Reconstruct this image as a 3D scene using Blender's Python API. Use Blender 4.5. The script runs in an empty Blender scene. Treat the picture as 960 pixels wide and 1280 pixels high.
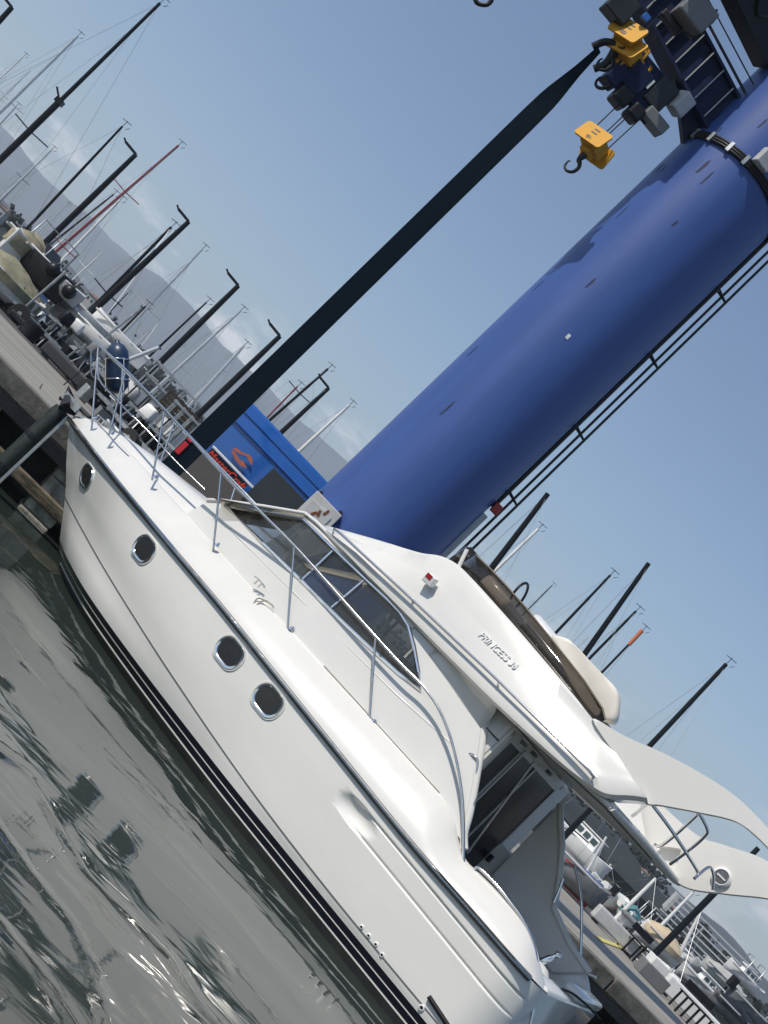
import bpy, bmesh, math, random
import numpy as np
from mathutils import Vector, Matrix, noise
random.seed(7)
S = bpy.context.scene
COL = S.collection
R = math.radians

# ------------------------------------------------------------------ camera
F, HZ, ROLL, EYE = 1750.0, -108.0, R(44.0), 2.8      # focal length / horizon in photo pixels, roll, eye height above water
PITCH = math.atan(-HZ / F)
RV, UV = (math.sin(ROLL), math.cos(ROLL)), (math.cos(ROLL), -math.sin(ROLL))
def ray(x, y):
    dx, dy = x - 480.0, y - 640.0
    a = dx * RV[0] + dy * RV[1]; b = dx * UV[0] + dy * UV[1]
    return Vector((a / F, math.cos(PITCH) - b / F * math.sin(PITCH), math.sin(PITCH) + b / F * math.cos(PITCH)))
CAM = Vector((0, 0, EYE))
def at_y(x, y, Y):
    v = ray(x, y); return CAM + v * (Y / v.y)
def at_z(x, y, z):
    v = ray(x, y); return CAM + v * ((z - EYE) / v.z)
cd = bpy.data.cameras.new('camera'); cam = bpy.data.objects.new('camera', cd); COL.objects.link(cam)
cd.sensor_fit = 'VERTICAL'; cd.sensor_height = 36.0; cd.lens = F / 1280 * 36.0
cd.clip_start = 0.1; cd.clip_end = 60000
right = Vector((1, 0, 0)); fwd = Vector((0, math.cos(PITCH), math.sin(PITCH))); up = Vector((0, -math.sin(PITCH), math.cos(PITCH)))
cx = right * math.sin(ROLL) + up * math.cos(ROLL)
cy = -right * math.cos(ROLL) + up * math.sin(ROLL)
cam.matrix_world = Matrix(((cx.x, cy.x, -fwd.x, CAM.x), (cx.y, cy.y, -fwd.y, CAM.y), (cx.z, cy.z, -fwd.z, CAM.z), (0, 0, 0, 1)))
S.camera = cam
S.render.resolution_x, S.render.resolution_y = 768, 1024

# ------------------------------------------------------------------ sky and sun
SUN_AZ, SUN_EL = R(-119), R(47)          # azimuth clockwise from the viewing direction
sund = Vector((math.sin(SUN_AZ) * math.cos(SUN_EL), math.cos(SUN_AZ) * math.cos(SUN_EL), math.sin(SUN_EL)))
W = bpy.data.worlds.new('World'); S.world = W; W.use_nodes = True
nt = W.node_tree; nt.nodes.clear(); N = nt.nodes.new; LK = nt.links.new
out = N('ShaderNodeOutputWorld'); bg = N('ShaderNodeBackground'); bg.inputs[1].default_value = 0.112
sky = N('ShaderNodeTexSky'); sky.sky_type = 'NISHITA'; sky.sun_disc = False
sky.sun_elevation = SUN_EL; sky.sun_rotation = SUN_AZ; sky.dust_density = 0.6; sky.ozone_density = 3.6; sky.air_density = 1.0
# low band of fair-weather cloud all round the horizon
tc = N('ShaderNodeTexCoord'); sep = N('ShaderNodeSeparateXYZ'); LK(tc.outputs['Generated'], sep.inputs[0])
mp = N('ShaderNodeMapping'); mp.inputs['Scale'].default_value = (16, 16, 42); LK(tc.outputs['Generated'], mp.inputs[0])
nz = N('ShaderNodeTexNoise'); nz.inputs['Scale'].default_value = 1.0; nz.inputs['Detail'].default_value = 8; nz.inputs['Roughness'].default_value = 0.62; LK(mp.outputs[0], nz.inputs['Vector'])
rmp = N('ShaderNodeMapRange'); rmp.inputs[1].default_value = 0.50; rmp.inputs[2].default_value = 0.68; LK(nz.outputs['Fac'], rmp.inputs[0])
band = N('ShaderNodeValToRGB'); LK(sep.outputs['Z'], band.inputs[0])
cr = band.color_ramp; cr.elements[0].position = 0.0; cr.elements[0].color = (.2,) * 3 + (1,)
cr.elements[1].position = 0.11; cr.elements[1].color = (0, 0, 0, 1)
e = cr.elements.new(0.072); e.color = (1, 1, 1, 1); e = cr.elements.new(0.092); e.color = (.3, .3, .3, 1)
ml = N('ShaderNodeMath'); ml.operation = 'MULTIPLY'; LK(rmp.outputs[0], ml.inputs[0]); LK(band.outputs[0], ml.inputs[1])
mx = N('ShaderNodeMix'); mx.data_type = 'RGBA'; LK(ml.outputs[0], mx.inputs[0]); LK(sky.outputs[0], mx.inputs[6]); mx.inputs[7].default_value = (11, 11, 10.9, 1)
LK(mx.outputs[2], bg.inputs[0]); LK(bg.outputs[0], out.inputs[0])
sl = bpy.data.lights.new('sun', 'SUN'); sl.energy = 4.15; sl.angle = R(0.53); sl.color = (1.0, 0.935, 0.835)
so = bpy.data.objects.new('sun', sl); COL.objects.link(so); so.rotation_euler = (-sund).to_track_quat('-Z', 'Y').to_euler(); so.location = (0, 0, 60)
S.view_settings.view_transform = 'Standard'; S.view_settings.look = 'None'; S.view_settings.exposure = 0.0; S.view_settings.gamma = 1.0; S.view_settings.use_curve_mapping = False
try:
    S.cycles.max_bounces = 8; S.cycles.transparent_max_bounces = 12; S.cycles.volume_bounces = 1
    S.cycles.caustics_reflective = False; S.cycles.caustics_refractive = False
except Exception: pass

# ------------------------------------------------------------------ materials
MATS = {}
def mat(name, col, rough=.5, metal=0.0, var=.06, vscale=3.0, bump=0.0, bscale=40.0, coat=0.0, spec=.5, stretch=None, col2=None):
    if name in MATS: return MATS[name]
    m = bpy.data.materials.new(name); m.use_nodes = True; t = m.node_tree; b = t.nodes['Principled BSDF']
    b.inputs['Roughness'].default_value = rough; b.inputs['Metallic'].default_value = metal
    b.inputs['Coat Weight'].default_value = coat; b.inputs['Coat Roughness'].default_value = .06
    b.inputs['Specular IOR Level'].default_value = spec
    c = t.nodes.new('ShaderNodeTexCoord'); mpn = t.nodes.new('ShaderNodeMapping'); t.links.new(c.outputs['Object'], mpn.inputs[0])
    if stretch: mpn.inputs['Scale'].default_value = stretch
    n = t.nodes.new('ShaderNodeTexNoise'); n.inputs['Scale'].default_value = vscale; n.inputs['Detail'].default_value = 6; n.inputs['Roughness'].default_value = .65
    t.links.new(mpn.outputs[0], n.inputs['Vector'])
    r = t.nodes.new('ShaderNodeValToRGB'); t.links.new(n.outputs['Fac'], r.inputs[0])
    lo = tuple(max(0, x * (1 - var * 1.6)) for x in col); hi = tuple(min(1, x * (1 + var)) for x in (col2 or col))
    r.color_ramp.elements[0].position = .3; r.color_ramp.elements[1].position = .7
    r.color_ramp.elements[0].color = lo + (1,); r.color_ramp.elements[1].color = hi + (1,)
    t.links.new(r.outputs[0], b.inputs['Base Color'])
    rr = t.nodes.new('ShaderNodeMapRange'); t.links.new(n.outputs['Fac'], rr.inputs[0]); rr.inputs[3].default_value = max(0, rough * .8); rr.inputs[4].default_value = min(1, rough * 1.25)
    t.links.new(rr.outputs[0], b.inputs['Roughness'])
    if bump:
        n2 = t.nodes.new('ShaderNodeTexNoise'); n2.inputs['Scale'].default_value = bscale; n2.inputs['Detail'].default_value = 5; t.links.new(mpn.outputs[0], n2.inputs['Vector'])
        bp = t.nodes.new('ShaderNodeBump'); bp.inputs['Strength'].default_value = bump; bp.inputs['Distance'].default_value = .02
        t.links.new(n2.outputs['Fac'], bp.inputs['Height']); t.links.new(bp.outputs[0], b.inputs['Normal'])
    MATS[name] = m; return m
def glass(name, tint, mixf):
    m = bpy.data.materials.new(name); m.use_nodes = True; t = m.node_tree; t.nodes.clear()
    o = t.nodes.new('ShaderNodeOutputMaterial'); tr = t.nodes.new('ShaderNodeBsdfTransparent'); tr.inputs[0].default_value = tint + (1,)
    g = t.nodes.new('ShaderNodeBsdfGlossy'); g.inputs['Roughness'].default_value = .03; g.inputs[0].default_value = (.9, .9, .9, 1)
    d = t.nodes.new('ShaderNodeBsdfDiffuse'); d.inputs[0].default_value = tuple(x * .35 for x in tint) + (1,)
    m1 = t.nodes.new('ShaderNodeMixShader'); m1.inputs[0].default_value = mixf; t.links.new(tr.outputs[0], m1.inputs[1]); t.links.new(d.outputs[0], m1.inputs[2])
    fr = t.nodes.new('ShaderNodeFresnel'); fr.inputs[0].default_value = 1.45
    m2 = t.nodes.new('ShaderNodeMixShader'); t.links.new(fr.outputs[0], m2.inputs[0]); t.links.new(m1.outputs[0], m2.inputs[1]); t.links.new(g.outputs[0], m2.inputs[2])
    t.links.new(m2.outputs[0], o.inputs[0]); MATS[name] = m; return m
GEL = mat('white_gelcoat', (.71, .70, .665), .2, var=.025, vscale=1.3, coat=.5)
GELH = mat('hull_gelcoat', (.79, .78, .74), .14, var=.03, vscale=1.1, coat=.6, stretch=(.6, .6, 2.2))
NONSKID = mat('deck_gelcoat', (.78, .77, .74), .5, var=.04, bump=.15, bscale=220)
CHROME = mat('stainless_steel', (.75, .75, .74), .13, 1.0, var=.08, vscale=9)
RUBBER = mat('black_rubber', (.06, .06, .06), .45, var=.2)
NAVY = mat('navy_stripe', (.004, .005, .011), .15, var=.1, coat=.4)
ANTIF = mat('black_antifouling', (.012, .014, .014), .55, var=.35, vscale=5)
SMOKE = glass('saloon_glass', (.86, .85, .81), .04)
BRONZE = glass('bronze_acrylic', (.46, .42, .37), .10)
PORTG = mat('porthole_glass', (.025, .024, .023), .04, var=.1, spec=.7)
DARKIN = mat('dark_interior', (.05, .048, .045), .7)
BEIGE = mat('beige_fabric', (.5, .44, .34), .8, var=.12, bump=.2)
VINYL = mat('cream_vinyl', (.72, .68, .6), .5, var=.04)
GREYP = mat('grey_plastic', (.17, .175, .18), .5)
BLACKP = mat('black_paint', (.010, .011, .014), .4, var=.2, spec=.3)
CARBON = mat('carbon_spar', (.008, .010, .014), .35, var=.2, spec=.25)
ALU = mat('aluminium_spar', (.62, .64, .66), .35, .6, var=.1)
REDSPAR = mat('red_spar', (.22, .025, .03), .35)
ORANGE = mat('orange_paint', (.6, .16, .05), .4)
CRANE = mat('crane_blue', (.036, .088, .30), .45, var=.09, vscale=1.6, coat=.1, bump=.05, bscale=9, stretch=(1.6, 1.6, .22))
CRANED = mat('crane_navy', (.006, .014, .055), .5, var=.2, spec=.2)
YELLOW = mat('crane_yellow', (.68, .34, .03), .6, var=.08, spec=.3)
STRAP = mat('sling_webbing', (.006, .016, .027), .9, spec=.1, var=.25, vscale=30, bump=.5, bscale=120)
REDW = mat('red_webbing', (.55, .02, .035), .7)
STEELD = mat('dark_steel', (.028, .03, .034), .45, .4, var=.3)
GALV = mat('galvanised_steel', (.42, .44, .45), .4, .7, var=.2, vscale=8)
TYRE = mat('tyre_rubber', (.02, .02, .021), .75, var=.25)
CONC = mat('quay_concrete', (.30, .285, .25), .85, var=.24, vscale=.9, bump=.25, bscale=14, stretch=(.35, 1.6, 1))
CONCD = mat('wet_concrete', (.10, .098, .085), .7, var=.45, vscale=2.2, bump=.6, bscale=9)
STONE = mat('quay_stone', (.44, .40, .33), .85, var=.4, vscale=5, bump=.7, bscale=18)
CAPC = mat('capping_concrete', (.17, .16, .135), .85, var=.4, vscale=3, bump=.5, bscale=12)
RUSTY = mat('weathered_timber', (.20, .165, .11), .8, var=.6, vscale=6, bump=.6, bscale=25, stretch=(.4, 2, 2))
ASPH = mat('yard_asphalt', (.085, .083, .08), .9, var=.25, bump=.3)
VANB = mat('van_blue', (.014, .10, .38), .22, var=.04, coat=.7)
VAND = mat('van_dark_panel', (.03, .036, .036), .3, var=.1)
BOATW = mat('boat_white', (.74, .74, .72), .3, var=.06)
BOATG = mat('cover_grey', (.16, .17, .18), .8, var=.2, bump=.3)
TAN = mat('tan_canvas', (.30, .27, .18), .85, var=.2, bump=.5, bscale=12)
DBLUE = mat('dark_blue_cover', (.012, .035, .085), .35, var=.2)
BLUEC = mat('blue_canvas', (.01, .09, .33), .7, var=.2, bump=.3)
REDP = mat('red_paint', (.4, .02, .02), .4)
PAPER = mat('white_paint', (.78, .78, .76), .45, var=.08)
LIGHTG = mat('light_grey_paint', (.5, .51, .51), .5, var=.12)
RUST = mat('rust_patch', (.2, .07, .025), .9, var=.4, vscale=25)
ORLOGO = mat('orange_logo', (.5, .15, .08), .5)
REDTXT = mat('red_lettering', (.7, .05, .02), .5)
CABWIN = mat('cabin_window', (.06, .09, .10), .2, var=.2)
TEAL = mat('teal_canvas', (.10, .26, .27), .6, var=.2)
SANDC = mat('sand_canvas', (.55, .45, .31), .8, var=.15)
PLANT = mat('hill_vegetation', (.014, .021, .020), .95, var=.6, vscale=.03)
LEAF = mat('far_foliage', (.014, .022, .018), .95, var=.5, vscale=.3)
MOUNT = mat('mountain_slope', (.055, .07, .075), .95, var=.5, vscale=.004)

# ------------------------------------------------------------------ mesh helpers
class MB:
    def __init__(s): s.v = []; s.f = []; s.m = []; s.mi = 0
    def add(s, vs, fs):
        o = len(s.v); s.v += [tuple(p) for p in vs]
        for f in fs: s.f.append(tuple(o + i for i in f)); s.m.append(s.mi)
        return s
    def box(s, c, size, rot=None, taper=1.0):
        hx, hy, hz = (q / 2 for q in size); vs = []
        for z in (-1, 1):
            k = taper if z > 0 else 1
            for x, y in ((-1, -1), (1, -1), (1, 1), (-1, 1)): vs.append(Vector((x * hx * k, y * hy * k, z * hz)))
        if rot is not None:
            M = rot if isinstance(rot, Matrix) else Matrix.Rotation(rot, 3, 'Z')
            vs = [M @ v for v in vs]
        c = Vector(c)
        return s.add([v + c for v in vs], [(3, 2, 1, 0), (4, 5, 6, 7), (0, 1, 5, 4), (1, 2, 6, 5), (2, 3, 7, 6), (3, 0, 4, 7)])
    def tube(s, pts, r, n=8, closed=False, cap=True, flat=None):
        pts = [Vector(p) for p in pts]; L = len(pts); rs = r if isinstance(r, (list, tuple)) else [r] * L
        ring = []; nrm = None
        for i, p in enumerate(pts):
            a = pts[i - 1] if (i > 0 or closed) else p; b = pts[(i + 1) % L] if (i < L - 1 or closed) else p
            d = (b - a)
            if d.length < 1e-9: d = Vector((0, 0, 1))
            d.normalize()
            if nrm is None:
                nrm = Vector((0, 0, 1)) if abs(d.z) < .9 else Vector((1, 0, 0))
            nrm = (nrm - d * nrm.dot(d)); nrm = nrm.normalized() if nrm.length > 1e-6 else d.orthogonal().normalized()
            bn = d.cross(nrm); fx = flat or 1.0
            ring.append([p + (nrm * math.cos(2 * math.pi * k / n) + bn * math.sin(2 * math.pi * k / n) * fx) * rs[i] for k in range(n)])
        vs = [q for rg in ring for q in rg]; fs = []
        for i in range(L if closed else L - 1):
            j = (i + 1) % L
            for k in range(n): fs.append((i * n + k, i * n + (k + 1) % n, j * n + (k + 1) % n, j * n + k))
        if cap and not closed: fs.append(tuple(range(n - 1, -1, -1))); fs.append(tuple((L - 1) * n + k for k in range(n)))
        return s.add(vs, fs)
    def lathe(s, prof, c=(0, 0, 0), axis='Z', n=24):
        vs = []; c = Vector(c)
        for rr, h in prof:
            for k in range(n):
                a = 2 * math.pi * k / n; x, y = rr * math.cos(a), rr * math.sin(a)
                vs.append(c + (Vector((x, y, h)) if axis == 'Z' else Vector((h, x, y)) if axis == 'X' else Vector((x, h, y))))
        fs = []
        for i in range(len(prof) - 1):
            for k in range(n): fs.append((i * n + k, i * n + (k + 1) % n, (i + 1) * n + (k + 1) % n, (i + 1) * n + k))
        fs.append(tuple(range(n - 1, -1, -1))); fs.append(tuple((len(prof) - 1) * n + k for k in range(n)))
        return s.add(vs, fs)
    def grid(s, rows, closed=False):
        n = len(rows[0]); vs = [p for r_ in rows for p in r_]; fs = []
        for i in range(len(rows) - 1):
            for k in range(n - 1): fs.append((i * n + k, i * n + k + 1, (i + 1) * n + k + 1, (i + 1) * n + k))
            if closed: fs.append((i * n + n - 1, i * n, (i + 1) * n, (i + 1) * n + n - 1))
        return s.add(vs, fs)
    def prism(s, poly, vec):
        n = len(poly); vec = Vector(vec); A = [Vector(p) for p in poly]
        return s.add(A + [p + vec for p in A], [tuple(range(n - 1, -1, -1)), tuple(range(n, 2 * n))] + [(i, (i + 1) % n, n + (i + 1) % n, n + i) for i in range(n)])
    def build(s, name, material, parent=None, smooth=0, bevel=0, solid=0, loc=None, weld=False):
        me = bpy.data.meshes.new(name); me.from_pydata(s.v, [], s.f)
        ms = material if isinstance(material, (list, tuple)) else [material]
        for q in ms: me.materials.append(q)
        if len(ms) > 1: me.polygons.foreach_set('material_index', s.m)
        bm = bmesh.new(); bm.from_mesh(me)
        if weld: bmesh.ops.remove_doubles(bm, verts=bm.verts, dist=1e-4)
        bmesh.ops.recalc_face_normals(bm, faces=bm.faces)
        if bevel: bmesh.ops.bevel(bm, geom=[e for e in bm.edges if len(e.link_faces) == 2 and e.calc_face_angle(0) > R(35)], offset=bevel, segments=2, profile=.5, affect='EDGES')
        bm.to_mesh(me); bm.free()
        if smooth:
            me.polygons.foreach_set('use_smooth', [True] * len(me.polygons))
            try: me.set_sharp_from_angle(angle=R(smooth))
            except Exception: pass
        o = bpy.data.objects.new(name, me); COL.objects.link(o)
        if solid:
            md = o.modifiers.new('thickness', 'SOLIDIFY'); md.thickness = solid; md.offset = -1
        if parent: o.parent = parent
        if loc: o.location = loc
        return o
def tag(o, label=None, cat=None, group=None, kind=None):
    if label: o['label'] = label
    if cat: o['category'] = cat
    if group: o['group'] = group
    if kind: o['kind'] = kind
    return o
def thing(name, label, cat, loc=(0, 0, 0), rz=0, group=None):
    o = bpy.data.objects.new(name, None); COL.objects.link(o); o.location = loc; o.rotation_euler = (0, 0, rz); o.empty_display_size = .2
    return tag(o, label, cat, group)
def lerp(a, b, t): return a + (b - a) * t
def interp(x, tab):
    if x <= tab[0][0]: return tab[0][1]
    for (x0, y0), (x1, y1) in zip(tab, tab[1:]):
        if x <= x1:
            t = (x - x0) / (x1 - x0); return y0 + (y1 - y0) * t
    return tab[-1][1]
def pch(x, tab):
    """smooth (Catmull-Rom) table look-up"""
    n = len(tab)
    if x <= tab[0][0]: return tab[0][1]
    if x >= tab[-1][0]: return tab[-1][1]
    for i in range(n - 1):
        if x <= tab[i + 1][0]:
            x0, y0 = tab[i]; x1, y1 = tab[i + 1]; h = x1 - x0; t = (x - x0) / h
            m0 = (y1 - tab[i - 1][1]) / (x1 - tab[i - 1][0]) if i > 0 else (y1 - y0) / h
            m1 = (tab[i + 2][1] - y0) / (tab[i + 2][0] - x0) if i < n - 2 else (y1 - y0) / h
            return (2*t**3-3*t**2+1)*y0 + (t**3-2*t**2+t)*h*m0 + (-2*t**3+3*t**2)*y1 + (t**3-t**2)*h*m1
def smooth_path(pts, sub=6, closed=False):
    pts = [Vector(p) for p in pts]; n = len(pts); outp = []
    for i in range(n if closed else n - 1):
        p0 = pts[(i - 1) % n] if (closed or i > 0) else pts[i]; p1 = pts[i]; p2 = pts[(i + 1) % n]; p3 = pts[(i + 2) % n] if (closed or i < n - 2) else p2
        for k in range(sub):
            t = k / sub
            outp.append(.5 * ((2 * p1) + (p2 - p0) * t + (2 * p0 - 5 * p1 + 4 * p2 - p3) * t * t + (3 * p1 - p0 - 3 * p2 + p3) * t ** 3))
    if not closed: outp.append(pts[-1])
    return outp
def text_mesh(txt, name, size, material, parent, depth=.004, shear=0.0, bold=0.0):
    cu = bpy.data.curves.new(name, 'FONT'); cu.body = txt; cu.size = size; cu.extrude = depth; cu.align_x = 'CENTER'; cu.align_y = 'CENTER'; cu.shear = shear; cu.offset = bold
    o = bpy.data.objects.new(name, cu); COL.objects.link(o); bpy.context.view_layer.update()
    me = bpy.data.meshes.new_from_object(o.evaluated_get(bpy.context.evaluated_depsgraph_get())); bpy.data.objects.remove(o)
    me.materials.clear(); me.materials.append(material)
    q = bpy.data.objects.new(name, me); COL.objects.link(q); q.parent = parent; return q
def sheet(name, poly, z, material, kind='structure'):
    b = MB(); b.add([(x, y, z) for x, y in poly], [tuple(range(len(poly)))]); return tag(b.build(name, material), kind=kind)
HAZE = 0.00026
# ------------------------------------------------------------------ water
def wave(x, y):
    h = 0
    for a, kx, ky, ph in WAVES: h += a * math.sin(kx * x + ky * y + ph)
    # narrow wake fronts
    for pts, hgt, sg in CRESTS:
        dm = 9
        for (ax, ay), (bx, by) in zip(pts, pts[1:]):
            ux, uy = bx - ax, by - ay; q = max(0, min(1, ((x - ax) * ux + (y - ay) * uy) / (ux * ux + uy * uy))); d = math.hypot(x - ax - q * ux, y - ay - q * uy)
            if d < dm: dm = d
        if dm < 4 * sg: h += hgt * (.6 + .8 * noise.noise(Vector((x * 1.3, y * 1.3, 8)))) * math.exp(-(dm / sg) ** 2)
    h += .008 * noise.noise(Vector((x * .33 + 3.1, y * .5, 1.7))) + .0022 * noise.noise(Vector((x * .9, y * 1.5, 4.2)))
    return h
rw = random.Random(3); WAVES = []
for lam, amp in ((6.5, .0055), (4.2, .0040), (2.7, .0030), (1.7, .0012), (1.05, .0005)):
    for q in range(2):
        th = rw.uniform(-.55, .55) + math.pi / 2; k = 2 * math.pi / lam
        WAVES.append((amp * rw.uniform(.6, 1), k * math.cos(th), k * math.sin(th), rw.uniform(0, 6.28)))
CRESTS = []
for pp, hg, sg in (((( -20, 925), (40, 965), (75, 1030), (110, 1090), (165, 1145), (215, 1195), (250, 1250), (300, 1300)), .016, .10), (((-20, 760), (30, 830), (75, 880), (130, 945), (200, 1015)), .007, .09), (((-10, 1020), (40, 1090), (90, 1150), (120, 1215), (140, 1290)), .008, .08), (((150, 990), (200, 1040), (280, 1130), (370, 1250)), .005, .09), (((-10, 1140), (30, 1190), (70, 1240), (100, 1290)), .009, .08)):
    w_ = [at_z(x, y, 0) for x, y in pp]; CRESTS.append(([(q.x, q.y) for q in w_], hg, sg))
def axis_pts(lo, hi, step, far):
    a = list(np.arange(lo, hi + 1e-6, step)); d = step
    while a[-1] < far: d *= 1.35; a.append(a[-1] + d)
    d = step
    while a[0] > -far: d *= 1.35; a.insert(0, a[0] - d)
    return a
xs, ys = axis_pts(-6, 5, .06, 16000), axis_pts(7, 21, .06, 16000)
b = MB(); rows = []
for y in ys:
    row = []
    for x in xs:
        fade = 1.0 if (-12 < x < 11 and 4 < y < 27) else 0.0
        ex = min(1, max(0, (13 - abs(x)) / 3)) * min(1, max(0, (y - 3) / 3)) * min(1, max(0, (28 - y) / 4))
        row.append((x, y, wave(x, y) * ex if fade else 0.0))
    rows.append(row)
b.grid(rows)
wm = bpy.data.materials.new('harbour_water'); wm.use_nodes = True; t = wm.node_tree; p = t.nodes['Principled BSDF']
p.inputs['Base Color'].default_value = (.030, .040, .035, 1); p.inputs['Roughness'].default_value = .03; p.inputs['IOR'].default_value = 1.47; p.inputs['Specular IOR Level'].default_value = .5
c = t.nodes.new('ShaderNodeTexCoord'); mpn = t.nodes.new('ShaderNodeMapping'); mpn.inputs['Scale'].default_value = (.8, 1.5, 1); t.links.new(c.outputs['Object'], mpn.inputs[0])
n1 = t.nodes.new('ShaderNodeTexNoise'); n1.inputs['Scale'].default_value = 1.4; n1.inputs['Detail'].default_value = 3; n1.inputs['Distortion'].default_value = .7; n1.inputs['Roughness'].default_value = .45
t.links.new(mpn.outputs[0], n1.inputs['Vector'])
bp = t.nodes.new('ShaderNodeBump'); bp.inputs['Strength'].default_value = .12; bp.inputs['Distance'].default_value = .02; t.links.new(n1.outputs['Fac'], bp.inputs['Height'])
n2 = t.nodes.new('ShaderNodeTexNoise'); n2.inputs['Scale'].default_value = 1.25; n2.inputs['Detail'].default_value = 1.6; n2.inputs['Distortion'].default_value = 1.3; t.links.new(mpn.outputs[0], n2.inputs['Vector'])
n3 = t.nodes.new('ShaderNodeTexNoise'); n3.inputs['Scale'].default_value = .55; n3.inputs['Detail'].default_value = 2; t.links.new(c.outputs['Object'], n3.inputs['Vector'])
mk = t.nodes.new('ShaderNodeMapRange'); mk.inputs[1].default_value = .42; mk.inputs[2].default_value = .62; mk.inputs[3].default_value = .10; t.links.new(n3.outputs['Fac'], mk.inputs[0])
mu = t.nodes.new('ShaderNodeMath'); mu.operation = 'MULTIPLY'; t.links.new(n2.outputs['Fac'], mu.inputs[0]); t.links.new(mk.outputs[0], mu.inputs[1])
b2 = t.nodes.new('ShaderNodeBump'); b2.inputs['Strength'].default_value = .27; b2.inputs['Distance'].default_value = .026; t.links.new(mu.outputs[0], b2.inputs['Height']); t.links.new(bp.outputs[0], b2.inputs['Normal'])
t.links.new(b2.outputs[0], p.inputs['Normal'])
tag(b.build('water', wm, smooth=180), kind='structure')

# ------------------------------------------------------------------ quay
QZ = 1.49
QA, QB = Vector((-30, 16.6, 0)), Vector((40, 34.0, 0))          # near edge of the quay (plan)
qd = (QB - QA).normalized(); qn = Vector((-qd.y, qd.x, 0)); QANG = math.atan2(qd.y, qd.x)
def qp(s, d, z): return QA + qd * s + qn * d + Vector((0, 0, z))
def q_of(p):
    w = Vector((p[0], p[1], 0)) - QA; return w.dot(qd), w.dot(qn)
QL = (QB - QA).length
quay = MB()
quay.prism([qp(0, .5, QZ - .62), qp(QL, .5, QZ - .62), qp(QL, .5, QZ - .10), qp(0, .5, QZ - .10)], qn * 40)
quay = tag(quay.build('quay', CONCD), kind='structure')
# paving strips running along the quay, each one slab with open joints
for j, (d0, d1) in enumerate(((.42, 1.7), (1.7, 3.6), (3.6, 6.2), (6.2, 9.4), (9.4, 13.2))):
    s = 1.0 + j * 1.3
    while s < QL - 8:
        Ls = 5.2 + random.random() * 1.6
        m = MB(); h = .09 + random.uniform(-.004, .006)
        m.box((0, 0, 0), (Ls - .03, d1 - d0 - .03, .1)); o = m.build('slab', CONC, quay, bevel=.008)
        cpt = qp(s + Ls / 2, (d0 + d1) / 2, QZ - .10 + h / 2 + .006); o.location = cpt; o.rotation_euler = (0, 0, QANG)
        s += Ls
# capping beam in lengths along the edge
s = .5
while s < QL - 5:
    m = MB(); m.box((0, 0, 0), (3.96, .42, .34)); o = m.build('capping_beam', CAPC, quay, bevel=.025)
    o.location = qp(s + 2, .19, QZ - .17 + random.uniform(-.006, .012)); o.rotation_euler = (0, 0, QANG); s += 4
# steel edge angle, timber waler, stone piers and dark bays below the deck
m = MB(); m.prism([qp(0, -.05, QZ - .36), qp(QL, -.05, QZ - .36), qp(QL, -.05, QZ - .56), qp(0, -.05, QZ - .56)], qn * .2); m.build('edge_girder', STEELD, quay)
s = .6
while s < QL - 5:
    m = MB(); m.box((0, 0, 0), (3.9, .26, .22)); o = m.build('waler_timber', RUSTY, quay, bevel=.03)
    o.location = qp(s + 2, .12, .36); o.rotation_euler = (0, 0, QANG); s += 4
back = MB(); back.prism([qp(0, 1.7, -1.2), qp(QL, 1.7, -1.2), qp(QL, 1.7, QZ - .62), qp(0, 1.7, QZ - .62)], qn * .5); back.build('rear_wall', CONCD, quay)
rq = random.Random(5); s = 21.2 - 6 * 1.9
while s < 46:
    for k in range(5):                       # stone courses of each pier
        w_ = .62 + rq.uniform(-.05, .05); m = MB(); m.box((0, 0, 0), (w_, .9, .33)); o = m.build('stone', STONE, quay, bevel=.03)
        o.location = qp(s + rq.uniform(-.02, .02), (.50 + rq.uniform(-.02, .02)), -.45 + k * .34); o.rotation_euler = (0, 0, QANG)
    s += 1.9
yard = sheet('yard', [tuple(qp(-30, 13.2, 0))[:2], tuple(qp(QL + 20, 13.2, 0))[:2], tuple(qp(QL + 20, 30, 0))[:2], tuple(qp(-30, 30, 0))[:2]], QZ + .004, ASPH)
# free-standing fender pile off the quay, beyond the bow
pt, pb = at_y(78, 512, 22.05), at_y(0, 596, 22.05)
fp = thing('fender_pile', 'dark green vertical pile standing in the water before the bow', 'pile', (pt.x, 22.05, 0))
MB().lathe([(.15, -2), (.15, pt.z - .12), (.13, pt.z), (.02, pt.z + .02)], n=14).build('pile_shaft', mat('tarred_timber', (.02, .028, .026), .5, var=.5, vscale=7, bump=.4), fp, smooth=40)
MB().box((.17, -.1, .9), (.05, .05, 1.5)).build('chain_guide', GALV, fp)
for zz in (.35, 1.0): MB().lathe([(.165, zz), (.165, zz + .07)], n=14).build('band', STEELD, fp)

# ------------------------------------------------------------------ far shore, mountain, haze
def ridge(name, y0, depth, prof, material, x0, x1, nx, seed, rough, kind='structure'):
    m = MB(); rows = []
    for j, (dj, hj) in enumerate(((0, 0), (.12, .42), (.3, .8), (.5, 1), (.75, .9), (1, .3))):
        row = []
        for i in range(nx + 1):
            x = lerp(x0, x1, i / nx); h = interp(x, prof)
            h *= hj * (1 + rough * noise.fractal(Vector((x / (abs(x1 - x0) / 26), j * .7 + seed, seed * 1.3)), 1.0, 2.0, 5)) if hj else 0
            row.append((x, y0 + depth * dj + 30 * noise.noise(Vector((x / 200, seed, j))), h if hj else -1.0))
        rows.append(row)
    m.grid(rows); return tag(m.build(name, material, smooth=60), kind=kind)
ridge('mountain', 3600, 900, [(-5000, 230), (-1400, 236), (-700, 262), (-150, 276), (300, 215), (700, 130), (1400, 95), (5000, 160)], MOUNT, -5200, 5200, 420, 2.0, .14)
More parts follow.
